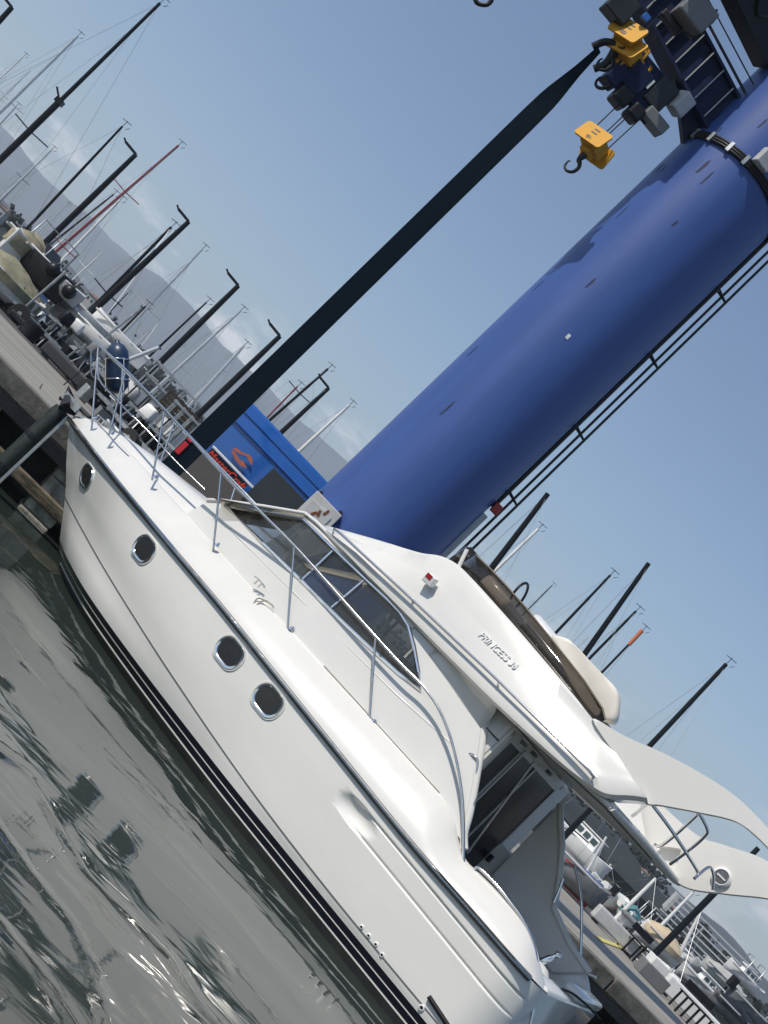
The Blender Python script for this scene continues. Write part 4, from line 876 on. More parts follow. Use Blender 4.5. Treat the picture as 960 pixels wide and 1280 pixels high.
# lifting sling
slg = thing('lifting_sling', 'long black webbing lifting sling hanging vertically beside the blue van', 'lifting sling', (-2.95, 24.7, 0))
st, sb_ = at_y(749, 62, 24.7), at_y(205, 595, 24.7); rows = []
wdt = [(0, .16), (.05, .21), (.11, .35), (.16, .37), (1, .39)]
m = MB()
for i in range(60):
    f_ = i / 59; w_ = interp(f_, wdt) / 2; z = lerp(st.z, sb_.z - .4, f_); x = lerp(st.x, sb_.x, min(1, f_)) + 2.95; tw = .25 * math.sin(f_ * 3) + .9 * max(0, .14 - f_) / .14
    rows.append([(x + sx * w_ * math.cos(tw), -.012 * sy + sx * w_ * math.sin(tw), z) for sx, sy in ((-1, 1), (-.4, 1.4), (.4, 1.4), (1, 1), (1, -1), (-1, -1))])
m.grid(rows, closed=True); m.build('webbing', STRAP, slg, smooth=40)
for dx, r_ in ((-.02, .09),): m = MB(); m.tube(smooth_path([Vector((st.x + 2.95 - .12, 0, st.z - .05)), Vector((st.x + 2.95 - .02, -.05, st.z + .16)), Vector((st.x + 2.95 + .16, -.05, st.z + .22)), Vector((st.x + 2.95 + .26, 0, st.z - .08)), Vector((st.x + 2.95 + .18, .05, st.z - .3))], 5), .07, 8); m.build('sling_eye', BLACKP, slg, smooth=60)
for i, (px_, py_, h_) in enumerate(((227, 560, .26), (238, 549, .10))): q_ = at_y(px_, py_, 24.66); m = MB(); m.box((q_.x + 2.95 - .0, -.03, q_.z), (.10, .05, h_)); m.build('red_tag', REDW, slg, bevel=.01)

# ------------------------------------------------------------------ van, sign board, cabinet
VY = 27.7
van = thing('panel_van', 'bright blue high roof van parked behind the crane sling', 'van', (-.9, VY, QZ))
prof = [(-x, z) for x, z in [(-2.75, .35), (-2.8, .75), (-2.65, 1.05), (-2.35, 1.2), (-1.75, 2.25), (-1.55, 2.5), (-1.2, 2.62), (2.6, 2.66), (2.74, 2.60), (2.82, 2.4), (2.86, .4)]]
m = MB(); rows = []
for y, k in ((0.0, .0), (.02, .0), (.06, .03), (1.9, .03), (1.98, 0)):
    rows.append([(x, y - (0 if z < 1.3 else -.10 * (z - 1.3)), z) for x, z in prof])
P = [Vector((x, (.0 if z < 1.35 else .14 * (z - 1.35) ** 1.2 / 1.3), z)) for x, z in prof]; Qv = [Vector((p.x, 2.0 - p.y, p.z)) for p in P]
m.grid([P, Qv], closed=True); m.add(P, [tuple(range(len(P)))]); m.add(Qv, [tuple(range(len(P)))]); vb = m.build('body', VANB, van, bevel=.06, smooth=50, weld=True)
def vy(z): return 0 if z < 1.35 else .14 * (z - 1.35) ** 1.2 / 1.3
m = MB(); m.add([(-1.25, vy(2.06) - .012, 2.06), (1.2, vy(2.06) - .012, 2.06), (1.2, vy(.9) - .012, .9), (-1.25, vy(.9) - .012, .9), (-1.25, vy(1.36) - .012, 1.36), (1.2, vy(1.36) - .012, 1.36)], [(0, 1, 5, 4), (4, 5, 2, 3)]); m.build('dark_panel', VAND, van, solid=.01)
m = MB(); m.tube([(-2.8, vy(2.16) - .01, 2.16), (1.6, vy(2.16) - .01, 2.16)], .022, 6); m.tube([(-2.75, vy(2.42) - .0, 2.42), (1.4, vy(2.42) - .0, 2.42)], .018, 6); m.build('roof_gutter', VANB, van, smooth=60)
m = MB(); m.tube([(-.05, vy(2.5) - .02, 2.62), (-.05, vy(2.3) - .02, 2.17)], .008, 4); m.build('panel_gap', BLACKP, van)
for x in (-2.0, 1.7):
    m = MB(); m.lathe([(.2, -.02), (.34, -.02), (.36, .03), (.36, .2), (.3, .22)], axis='Y', n=28); w_ = m.build('wheel', TYRE, van, smooth=40); w_.location = (x, -.03, .36)
    m = MB(); m.lathe([(.05, -.03), (.19, -.035), (.2, .0)], axis='Y', n=20); m.build('rim', GALV, w_, smooth=40)
    m = MB(); m.tube([(x + .47 * math.cos(a), -.02, .40 + .47 * math.sin(a)) for a in np.linspace(-.1, math.pi + .1, 20)], .045, 6); m.build('wheel_arch', VANB, van, smooth=60)
m = MB(); m.tube([(-2.5, .0, .55), (2.7, 0, .5)], .03, 6); m.build('sill_strip', BLACKP, van)
m = MB(); m.box((2.3, .5, 2.72), (.02, .02, .2)); m.build('aerial', BLACKP, van)
# boat emblem on the van side: two slanted hull outlines
c0 = at_y(302, 570, VY)
for poly in (((-.38, -.02), (-.30, .06), (-.08, .08), (.14, .17), (.30, .16), (.46, .02), (.26, .05), (.12, .09), (-.06, .01), (-.26, -.04)), ((-.36, -.06), (-.20, -.06), (.06, -.10), (.16, -.06), (.40, -.13), (.20, -.20), (-.04, -.19), (-.30, -.12))):
    m = MB(); m.add([(x * .62 + c0.x + .9, vy(1.75) - .02, z * .75 + c0.z - QZ) for x, z in poly], [tuple(range(len(poly)))]); m.build('boat_emblem', ORLOGO, van, solid=.004)
bd0, bd1 = at_y(262, 566, 27.2), at_y(304, 609, 27.2)
sg = thing('sign_board', 'dark board with red lettering and white top rail before the blue van', 'sign', ((bd0.x + bd1.x) / 2, 27.2, QZ)); wl = bd1.x - bd0.x
zt_ = bd0.z - QZ
m = MB(); m.box((0, 0, zt_), (wl * 1.06, .04, .20)); m.build('board', BLACKP, sg, bevel=.005)
m = MB(); m.box((.05, -.01, zt_ + .135), (wl * 1.2, .06, .05)); m.build('top_rail', PAPER, sg, bevel=.01)
tx = text_mesh('MasterCraft', 'lettering', .2, REDTXT, sg, .004, .2, .003); tx.location = (0, -.026, zt_); tx.rotation_euler = (R(90), 0, 0)
for x in (-.4, .4): m = MB(); m.box((x * wl, .03, (zt_ - .1) / 2), (.05, .04, zt_ - .1)); m.build('leg', GALV, sg)
m = MB(); m.add([(-.62, -.02, zt_ - .12), (.60, -.02, zt_ - .12), (.95, -.02, .3), (-1.0, -.02, .3)], [(0, 1, 2, 3)]); m.build('tarpaulin', mat('brown_tarpaulin', (.10, .092, .085), .7, bump=.4, bscale=9), sg, solid=.02)
cb = at_y(404, 636, 24.2); cab = thing('control_cabinet', 'pale grey cabinet with rust marks beside the crane pillar', 'cabinet', (cb.x, 24.75, QZ))
hcab = at_y(398, 614, 24.45).z - QZ
m = MB(); m.box((0, 0, hcab / 2), (.62, .5, hcab)); m.build('housing', mat('cabinet_paint', (.56, .56, .54), .5, var=.12), cab, bevel=.012)
m = MB(); m.box((-.02, -.26, hcab * .72), (.46, .02, hcab * .42)); m.build('door', mat('cabinet_paint', (.56, .56, .54)), cab, bevel=.004)
for (x, z, a) in ((-.06, .32, .5), (.08, .16, .2), (-.0, .26, -.4)): m = MB(); m.box((x, -.274, hcab - z), (.05, .004, .12), rot=Matrix.Rotation(a, 3, 'Y')); m.build('rust_mark', RUST, cab)
for x in (-.24, .24): m = MB(); m.box((x, -.05, hcab + .03), (.05, .3, .05)); m.build('lifting_lug', STEELD, cab)

# ------------------------------------------------------------------ sailing boats: every mast is a boat
rb = random.Random(21)
def hull_mesh(L, Wd, fb, dr, rocker=.12):
    m = MB(); rows = []
    for i in range(15):
        t = i / 14; x = lerp(-L / 2, L / 2, t); w = Wd / 2 * (1 - abs(2 * t - .85) ** 2.6 * (.35 if t < .42 else .62)) if t < .97 else .02
        w = max(.015, Wd / 2 * math.sin(math.pi * min(1, (1 - t) * .92 + .08)) ** .62 * (1 if t > .35 else lerp(.82, 1, t / .35)))
        if t > .985: w = .02
        sh = fb * (1 + rocker * (2 * t - 1) ** 2)
        rows.append([(x, w, sh), (x, w * .97, fb * .35), (x, w * .7, -dr * .35 * (1 - .6 * t)), (x, 0, -dr * (1 - .7 * t)), (x, -w * .7, -dr * .35 * (1 - .6 * t)), (x, -w * .97, fb * .35), (x, -w, sh)])
    m.grid(rows); m.add(rows[0], [tuple(range(7))])
    rows2 = [[(r_[0][0], r_[0][1], r_[0][2]), (r_[0][0], 0, r_[0][2] + .06), (r_[-1][0], r_[-1][1], r_[-1][2])] for r_ in rows]; m.grid(rows2); return m
def sailboat(label, bx, by, tx, ty, Y, r, material, hullm=None, dry=False, spread=(.55,), crank=True, stays=True, boom=True, group=None, step=False, head=None, L=None, rz=None, vane=True):
    b_, t_ = at_y(bx, by, Y), at_y(tx, ty, Y); d = t_ - b_
    zd = QZ + 1.15 if dry else 1.0
    f = (zd - b_.z) / d.z if abs(d.z) > .01 else 0; base = b_ + d * f
    o = thing('sailing_boat', label, 'sailing boat', (base.x, Y, QZ if dry else 0), 0, group)
    loc = Vector((base.x, Y, QZ if dry else 0)); top = t_ - loc; bs = base - loc; h = (top - bs).length; ax = (top - bs).normalized()
    L = L or (5.6 if dry else min(12, max(6, h * .78))); rz = rz if rz is not None else (R(rb.choice((-1, 1)) * rb.uniform(70, 100)) if dry else R(rb.uniform(60, 120)))
    hm_ = hull_mesh(L, L * .3, .55 if dry else .95, .35); hull_ = hm_.build('hull', hullm or BOATW, o, smooth=50); hull_.rotation_euler = (0, 0, rz); hull_.location = (bs.x, 0, .62 if dry else .05)
    if dry:
        for q in (-1.3, 1.3):
            m = MB(); m.box((0, 0, .3), (.1, 1.9, .1)); m.tube([(0, -.9, .3), (0, -.7, .7)], .04, 6); m.tube([(0, .9, .3), (0, .7, .7)], .04, 6)
            for yy in (-.9, .9): m.box((0, yy, .13), (.5, .1, .26))
            k = m.build('cradle', GALV, o); k.rotation_euler = (0, 0, rz); k.location = (bs.x + q * math.cos(rz), q * math.sin(rz), 0)
    else:
        m = MB(); m.box((-.2, 0, 1.25), (L * .4, L * .17, .5), taper=.8); c_ = m.build('cabin', hullm or BOATW, o, bevel=.08); c_.rotation_euler = (0, 0, rz); c_.location = (bs.x, 0, 0)
    m = MB()
    if step: m.tube([bs - ax * .6, bs + ax * h * step], r, 10); m.tube([bs + ax * h * step, top], [r * .72, r * .5], 8)
    else: m.tube([bs - ax * .6, bs + ax * h * .6, top], [r, r * .95, r * .72], 10)
    ms = m.build('mast', material, o, smooth=60)
    if step: m = MB(); m.box(bs + ax * h * step, (r * 2.6, r * 2.2, r * 1.6)); m.tube([bs + ax * h * step, bs + ax * h * step + Vector((-.42, 0, .28))], r * .3, 6); m.build('mast_collar', material, ms)
    if head: m = MB(); m.tube([top, top + Vector((-.50, 0, .04))], .045, 6); m.tube([top + Vector((-.5, 0, .04)), top + Vector((-.62, 0, .10))], .03, 6); m.build('masthead_crane', material, ms)
    elif vane:
        m = MB(); m.tube([top, top + Vector((0, 0, .28))], .012, 4); m.tube([top + Vector((-.2, 0, .22)), top + Vector((.22, 0, .26))], .012, 4); m.tube([top + Vector((.15, 0, .0)), top + Vector((.25, 0, .14))], .012, 4); m.build('wind_vane', STEELD, ms)
    for s in spread:
        c_ = bs + ax * h * s; w_ = .55 + .02 * h; m = MB(); m.tube([c_ + Vector((-w_, .1, .06)), c_, c_ + Vector((w_, .1, .06))], .022, 6); m.build('spreader', material, ms)
    if stays:
        q_ = bs + Vector((math.cos(rz) * L * .47, math.sin(rz) * L * .47, .1)); e_ = bs - Vector((math.cos(rz) * L * .47, math.sin(rz) * L * .47, .1))
        for nm, en in (('forestay', q_), ('backstay', e_)): m = MB(); m.tube([top, en], .006, 4); m.build(nm, GALV, o)
        for sg_ in (-1, 1): m = MB(); m.tube([bs + ax * h * .9, bs + ax * h * spread[0] + Vector((sg_ * (.55 + .02 * h), .1, .06)) if spread else bs, bs + Vector((sg_ * .9, 0, .0))], .005, 4); m.build('shroud', GALV, o)
    if boom and not dry: m = MB(); m.tube([bs + Vector((0, 0, 1.1)), bs + Vector((-math.cos(rz) * L * .38, -math.sin(rz) * L * .38, 1.2))], .10, 8); m.build('boom', BLUEC if rb.random() < .4 else BOATG, o, smooth=60)
    return o
DS = 'dry parked sport boats with carbon masts'
sailboat('yacht with tall two stage black mast beyond the boat yard', 0, 200, 200, 4, 46, .115, CARBON, spread=(.45,), step=.575, L=10)
sailboat('boat with short black mast cut by the picture corner', -20, 48, 15, 9, 45, .12, CARBON, head=True, stays=False, spread=(), L=7)
sailboat('yacht with polished silver mast and one spreader pair beside the tall black mast', 0, 140, 97, 45, 62, .10, ALU, spread=(.6,))
sailboat('yacht with thin pale mast below the polished silver mast', 0, 155, 20, 133, 75, .08, ALU, spread=())
sailboat('yacht with thin grey mast rising over the tan tarpaulin', 0, 250, 65, 187, 80, .07, ALU, spread=(.5,))
sailboat('boat with slender brown black mast behind the tan tarpaulin', 38, 281, 153, 158, 50, .06, CARBON, spread=(), L=7)
sailboat('sport boat with thick black mast next to the red mast', 50, 310, 170, 193, 43, .105, CARBON, dry=True, head=True, stays=False, spread=(), group=DS, rz=R(-82))
sailboat('yacht with thin grey mast between the thick black and red masts', 70, 300, 142, 243, 66, .055, STEELD, spread=(.4,))
sailboat('yacht with dark red mast', 58, 325, 223, 182, 58, .07, REDSPAR, spread=(.35, .7))
sailboat('yacht with bright white mast just beside the red mast', 68, 335, 150, 250, 64, .075, PAPER, spread=(.4,))
sailboat('sport boat with thick black mast above the white boat trailers', 110, 395, 236, 277, 43, .105, CARBON, dry=True, head=True, stays=False, spread=(), group=DS, rz=R(-84))
sailboat('boat with thin black mast leaning on the thick one above the trailers', 103, 398, 214, 284, 47, .07, CARBON, spread=(.5,), L=6.5)
sailboat('yacht with silver mast and wide spreaders behind the blue fender', 150, 421, 253, 311, 60, .075, ALU, spread=(.55,))
sailboat('boat with short grey mast behind the blue fender', 130, 436, 182, 383, 56, .06, STEELD, spread=(), L=6)
sailboat('sport boat with thick black mast between blue fender and steel racks', 178, 475, 298, 357, 43, .105, CARBON, dry=True, head=True, stays=False, spread=(), group=DS, rz=R(-80))
sailboat('boat with thin black mast behind the thick mast at the racks', 185, 447, 258, 378, 60, .055, CARBON, spread=(), L=6.5)
sailboat('yacht with long silver mast above the steel racks', 195, 486, 301, 388, 62, .08, ALU, spread=(.5,))
sailboat('yacht with twin short silver spars over the steel racks', 236, 508, 305, 432, 60, .09, ALU, spread=())
sailboat('sport boat with thick black mast hidden partly by the sling', 262, 505, 350, 420, 43, .105, CARBON, dry=True, head=True, stays=False, spread=(), group=DS, rz=R(-82))
sailboat('yacht with rusty dark mast behind the van roof', 330, 526, 372, 483, 60, .05, REDSPAR, spread=())
sailboat('yacht with dark mast and curved vane behind the van roof', 334, 528, 410, 461, 58, .07, CARBON, spread=(.8,))
sailboat('boat with black mast and lamp bracket behind the van roof', 350, 542, 411, 485, 50, .10, CARBON, spread=(), head=True, L=7)
sailboat('yacht with white mast between van roof and crane pillar', 375, 563, 437, 506, 60, .085, PAPER, spread=(), L=8)
sailboat('boat with leaning black mast above the tinted screen', 613, 712, 685, 617, 40, .105, CARBON, spread=(), vane=False, L=7)
sailboat('yacht with white mast and wind vane above the tinted screen', 612, 720, 673, 661, 55, .08, PAPER, spread=(), L=8)
sailboat('yacht with thin black mast and vane behind the bolster', 690, 796, 763, 719, 52, .065, CARBON, spread=(.55,))
sailboat('boat with thick leaning black mast behind the bench backrest', 722, 830, 811, 704, 42, .10, CARBON, spread=(), vane=False, L=7)
sailboat('boat with slim black mast beside the thick leaning one', 730, 830, 795, 764, 52, .065, CARBON, spread=(.7,), L=8)
ob = sailboat('boat with orange tipped black mast behind the bench', 750, 843, 803, 788, 56, .06, CARBON, spread=(), L=8)
q0, q1 = at_y(786, 806, 56), at_y(803, 788, 56); m = MB(); m.tube([q0 - Vector(ob.location), q1 - Vector(ob.location)], .085, 8); m.build('orange_sleeve', ORANGE, ob, smooth=60)
sailboat('boat with black mast standing clear above the arch wing', 805, 940, 908, 830, 46, .10, CARBON, spread=(.2,), L=7)
sailboat('boat with thick black mast rising behind the round light', 808, 1203, 948, 1060, 43, .115, CARBON, spread=(), vane=False, L=7, stays=False, boom=False)
sailboat('yacht with blue boom cover and white mast seen under the flybridge', 796, 1122, 820, 1098, 52, .09, PAPER, spread=(), L=7)
sailboat('yacht with white mast beside the round light', 820, 1164, 866, 1116, 54, .08, PAPER, spread=(), L=7)
sailboat('boat with bright leaning white spar beside the white box', 843, 1205, 876, 1140, 47, .075, PAPER, spread=(), L=6, vane=False)
sailboat('boat with short white mast behind the cabin cruiser', 736, 1085, 758, 1046, 50, .06, PAPER, spread=(), L=6, vane=False)
sailboat('boat with thick black mast behind the saloon doors', 700, 1050, 733, 1016, 44, .10, CARBON, spread=(), L=6, vane=False, stays=False)

GD = 'thin masts of the far marina'
for i, (bx, by, tx, ty, Y) in enumerate(((5, 120, 38, 88, 95), (0, 98, 30, 70, 90), (20, 232, 52, 200, 105), (48, 290, 84, 256, 100), (88, 352, 128, 316, 92), (128, 400, 160, 366, 100), (160, 440, 198, 404, 95), (186, 470, 226, 432, 90), (214, 470, 246, 440, 110), (238, 500, 276, 466, 95), (300, 520, 334, 488, 90), (652, 770, 690, 732, 95), (700, 830, 736, 796, 100), (742, 1106, 764, 1080, 80), (776, 1140, 800, 1112, 84), (850, 1190, 880, 1158, 88))):
    sailboat('far yacht with a thin pale mast in the crowded marina', bx, by, tx, ty, Y, .055, (ALU, PAPER, STEELD)[i % 3], spread=(.5,) if i % 2 else (.45, .75), group=GD, L=8, vane=bool(i % 2))
# ------------------------------------------------------------------ boat yard clutter on the quay
def wheel(parent, x, y, z, r, name='wheel'):
    m = MB(); m.lathe([(r * .55, -.09), (r * .93, -.09), (r, -.04), (r, .04), (r * .93, .09), (r * .55, .09)], axis='Y', n=22); w_ = m.build(name, TYRE, parent, smooth=40); w_.location = (x, y, z)
    m = MB(); m.lathe([(.02, -.10), (r * .22, -.10), (r * .3, -.05), (r * .56, -.07), (r * .56, .07)], axis='Y', n=16); m.build('rim', GALV, w_, smooth=40); return w_
def trailer(label, px, py, Y, L, rz, wheels=(0,), group=None, wr=.28):
    c_ = at_y(px, py, Y); t_ = thing('boat_trailer', label, 'trailer', (c_.x, Y, QZ + .004), rz, group)
    for s in (-1, 1):
        m = MB(); m.box((0, s * .55, wr + .12), (L, .08, .1)); m.build('frame_rail', GALV, t_)
        for w_ in wheels: wheel(t_, w_, s * .78, wr, wr)
    for x in (-L * .45, -.2 * L, .15 * L, .42 * L): m = MB(); m.box((x, 0, wr + .14), (.07, 1.2, .08)); m.build('cross_member', GALV, t_)
    for x in (-.3 * L, .25 * L):
        for s in (-1, 1): m = MB(); m.tube([(x, s * .45, wr + .15), (x + .05, s * .5, wr + .55)], .03, 6); m.box((x + .05, s * .5, wr + .58), (.35, .08, .06)); m.build('support_arm', GALV, t_)
    m = MB(); m.tube([(L * .5, 0, wr + .15), (L * .5 + .9, 0, wr + .12)], .05, 6); m.build('drawbar', GALV, t_)
    m = MB(); m.tube([(L * .5 + .3, .05, .1), (L * .5 + .3, .05, 1.0)], .035, 6); m.build('jockey_stand', GALV, t_); return t_
def small_boat(name, label, cat, px, py, Y, L, Wd, fb, rz, hullm, cover=None, extras=(), z=None, group=None, roll=0):
    c_ = at_y(px, py, Y); z = (QZ + .004) if z is None else z; t_ = thing(name, label, cat, (c_.x, Y, z), rz, group); t_.rotation_euler = (roll, 0, rz)
    base = max(.25, c_.z - z - fb * .5)
    h = hull_mesh(L, Wd, fb, fb * .55, .18).build('hull', hullm, t_, smooth=45); h.location = (0, 0, base)
    m = MB(); m.tube([(x, y, fb * 1.02 + base) for x, y in [(-L * .48, Wd * .36), (-L * .1, Wd * .49), (L * .25, Wd * .42), (L * .45, Wd * .17), (L * .5, 0), (L * .45, -Wd * .17), (L * .25, -Wd * .42), (-L * .1, -Wd * .49), (-L * .48, -Wd * .36)]], .035, 6); m.build('gunwale', LIGHTG, t_, smooth=60)
    if cover:
        m = MB(); rows = []
        for i in range(13):
            t = i / 12; x = lerp(-L * .5, L * .47, t); w_ = Wd * .53 * math.sin(math.pi * min(1, (1 - t) * .92 + .08)) ** .6; pk = .32 * Wd * math.sin(math.pi * (t * .9 + .06)) + rb.uniform(-.03, .03)
            rows.append([(x, w_, base + fb * .55), (x, w_ * 1.0, base + fb * 1.03), (x, w_ * .5, base + fb * 1.05 + pk * .62 + rb.uniform(-.03, .02)), (x, 0, base + fb * 1.05 + pk), (x, -w_ * .5, base + fb * 1.05 + pk * .62 + rb.uniform(-.03, .02)), (x, -w_, base + fb * 1.03), (x, -w_, base + fb * .55)])
        m.grid(rows); m.add(rows[0], [tuple(range(7))]); m.build('tarpaulin', cover, t_, smooth=50)
    for k in extras:
        if k == 'cabin':
            m = MB(); ch = .42 * Wd; m.box((L * .02, 0, base + fb + ch * .45), (L * .42, Wd * .62, ch), taper=.82); m.build('cabin', PAPER, t_, bevel=.06)
            for s in (-1, 1):
                for i in range(3): m = MB(); m.box((L * (-.1 + .12 * i), s * Wd * .292, base + fb + ch * .55), (L * .085, .03, ch * .36)); m.build('window', CABWIN, t_)
            m = MB(); m.box((L * .02, 0, base + fb + ch * .98), (L * .46, Wd * .6, .06)); m.build('roof', PAPER, t_, bevel=.02)
        if k == 'frame':
            for x in (-.2, .12): m = MB(); m.tube([(L * x, Wd * .42, base + fb), (L * x, Wd * .38, base + fb + .8), (L * x, -Wd * .38, base + fb + .8), (L * x, -Wd * .42, base + fb)], .025, 6); m.build('hoop', GALV, t_, smooth=60)
        if k == 'outboard':
            m = MB(); m.box((-L * .55, 0, base + fb + .15), (.3, .28, .45)); m.box((-L * .57, 0, base - .1), (.12, .1, .6)); m.build('outboard_motor', BLACKP, t_, bevel=.05)
        if k == 'screen':
            m = MB(); m.prism([(L * .12, Wd * .4, base + fb), (L * .0, Wd * .36, base + fb + .35), (L * .0, -Wd * .36, base + fb + .35), (L * .12, -Wd * .4, base + fb)], (.02, 0, .01)); m.build('windscreen', VAND, t_)
        if k == 'tubes':
            for s in (-1, 1): m = MB(); m.tube(smooth_path([Vector((-L * .5, s * Wd * .45, base + fb)), Vector((L * .2, s * Wd * .45, base + fb)), Vector((L * .5, 0, base + fb + .12))], 5), .17, 10); m.build('air_tube', BOATW, t_, smooth=60)
    return t_
# left yard
small_boat('covered_dinghy', 'dinghy stood up under a tan tarpaulin at the yard end', 'dinghy', 26, 322, 40.5, 2.6, 1.2, .8, R(80), BOATW, TAN)
small_boat('covered_dinghy', 'low dinghy under a creased olive tarpaulin on the quay edge', 'dinghy', 2, 352, 38.6, 2.6, 1.4, .5, R(20), BOATW, mat('olive_canvas', (.22, .21, .14), .85, var=.3, bump=.6, bscale=10))
small_boat('motor_launch', 'dark hulled launch with grey windscreen on a trailer beside the tan tarpaulin', 'launch', 46, 332, 40.2, 2.8, 1.3, .6, R(-20), STEELD, None, ('screen', 'frame'))
dn = small_boat('white_tender', 'white tender tipped nose up with black fender balls', 'tender', 72, 352, 40.0, 1.9, 1.0, .36, R(-12), LIGHTG, None, ())
for i, (px, py) in enumerate(((66, 337), (86, 365))):
    c_ = at_y(px, py, 39.3); f_ = thing('fender_ball', ('black round fender under the white mast', 'black round fender on the tip of the white tender')[i], 'fender', c_)
    m = MB(); m.lathe([(.02, -.2), (.13, -.16), (.2, -.05), (.21, .05), (.14, .17), (.04, .21), (.03, .27)], n=18); m.build('ball', BLACKP, f_, smooth=60); m = MB(); m.tube([(0, 0, .25), (0, .1, .6)], .01, 4); m.build('lanyard', PAPER, f_)
trailer('galvanised boat trailer with black wheel below the white tender', 52, 380, 38.8, 2.6, R(8), (-.1,))
trailer('boat trailer with one wheel showing behind the tan tarpaulin', 36, 366, 39.8, 2.2, R(-14), (.0,))
for i, (px, py, lab) in enumerate(((42, 411, 'squat black drum on the quay edge by the trailers'), (174, 548, 'black tyre lying behind the bow rail'))):
    c_ = at_y(px, py, 37.2 - 4 * i); t_ = thing('black_drum' if i == 0 else 'old_tyre', lab, ('drum', 'tyre')[i], (c_.x, c_.y, QZ + .004)); m = MB(); r_ = .28
    if i == 0: m.lathe([(r_, 0), (r_ * 1.03, .02), (r_, .06), (r_, .36), (r_ * 1.03, .4), (r_, .44), (r_ * .9, .45), (0.01, .44)], n=24); m.build('drum_body', BLACKP, t_, smooth=40); MB().box((.1, -.1, .455), (.08, .08, .03)).build('cap', STEELD, t_)
    else:
        for k in range(2): m.lathe([(.2, .02 + k * .2), (.32, .0 + k * .2), (.36, .06 + k * .2), (.36, .13 + k * .2), (.32, .19 + k * .2), (.2, .17 + k * .2)], n=24)
        m.build('tyre_ring', TYRE, t_, smooth=40)
def long_block(label, p0, p1, Y, h, w, material, name='barrier_block', cat='barrier'):
    a_, b_ = at_y(*p0, Y), at_y(*p1, Y); L = abs(b_.x - a_.x); t_ = thing(name, label, cat, ((a_.x + b_.x) / 2, Y, QZ + .004), R(3))
    m = MB(); m.box((0, 0, h / 2 + .06), (L, w, h)); m.build('body', material, t_, bevel=.05)
    for s in (-1, 1): m = MB(); m.box((s * L * .38, 0, .035), (.16, w * .9, .06)); m.build('foot', BLACKP, t_)
    return t_
long_block('dark grey rounded barrier block lying on the quay', (62, 427), (116, 482), 36.6, .34, .5, mat('charcoal_plastic', (.045, .047, .05), .6))
long_block('low black kerb block at the foot of the trailers', (16, 388), (40, 412), 38.0, .2, .3, STEELD)
# blue fender carried in a steel basket on the bow rail
fd = thing('blue_fender', 'dark blue inflated fender leaning in a steel basket at the bow rail', 'fender', at_y(146, 492, 22.9)); fd.rotation_euler = (0, R(-46), 0)
m = MB(); m.lathe([(.02, 0), (.12, .03), (.185, .12), (.195, .25), (.195, .58), (.18, .70), (.11, .80), (.05, .83), (.035, .88)], n=28); m.build('body', DBLUE, fd, smooth=50)
for z in (.22, .55): m = MB(); m.tube([(.205 * math.cos(a), .205 * math.sin(a), z) for a in np.linspace(0, 2 * math.pi, 25)[:-1]], .011, 6, closed=True); m.build('basket_hoop', CHROME, fd, smooth=60)
for a in (0.6, 2.2, 3.8, 5.4): m = MB(); m.tube([(.206 * math.cos(a), .206 * math.sin(a), .02), (.206 * math.cos(a), .206 * math.sin(a), .57)], .009, 6); m.build('basket_bar', CHROME, fd)
# steel racks
def rack(label, px0, py0, px1, py1, Y, dpt, shelves, mat_=GALV):
    a_, b_ = at_y(px0, py0, Y), at_y(px1, py1, Y); L = abs(b_.x - a_.x); h = max(a_.z, b_.z) - QZ; t_ = thing('steel_rack', label, 'rack', ((a_.x + b_.x) / 2, Y, QZ + .004), R(4))
    for i in range(4):
        for y in (0, dpt): m = MB(); m.box((-L / 2 + L * i / 3, y, h / 2), (.045, .045, h)); m.build('upright', mat_, t_)
    for k in range(shelves):
        for y in (0, dpt): m = MB(); m.box((0, y - .035, h * (k + 1) / shelves - .05), (L + .1, .03, .05)); m.build('rail', mat_, t_)
        for i in range(4): m = MB(); m.box((-L / 2 + L * i / 3 + .03, dpt / 2, h * (k + 1) / shelves - .11), (.03, dpt, .03)); m.build('cross_bar', mat_, t_)
    return t_
rack('tall galvanised rack behind the bow rail beside the sling', 200, 452, 250, 503, 36.5, .9, 5)
rack('lower dark steel rack between blue fender and sling', 176, 478, 216, 520, 34.5, .8, 3, STEELD)
rack('long galvanised rack at the back of the yard by the sling foot', 222, 500, 250, 530, 33.5, .7, 2)
c_ = at_y(222, 508, 34.2); t_ = thing('wooden_crate', 'dark wooden crate lying on the racks', 'crate', (c_.x, 34.6, c_.z - .2), R(10))
for k in range(4): m = MB(); m.box((0, -.28, -.02 + k * .115), (.95, .03, .1)); m.build('plank', mat('dark_timber', (.06, .05, .035), .8, var=.3), t_)
for s in (-1, 1): m = MB(); m.box((s * .44, 0, .15), (.05, .54, .44)); m.build('end_panel', mat('dark_timber', (.06, .05, .035)), t_)
m = MB(); m.box((0, 0, -.06), (.9, .54, .04)); m.build('base', mat('dark_timber', (.06, .05, .035)), t_)
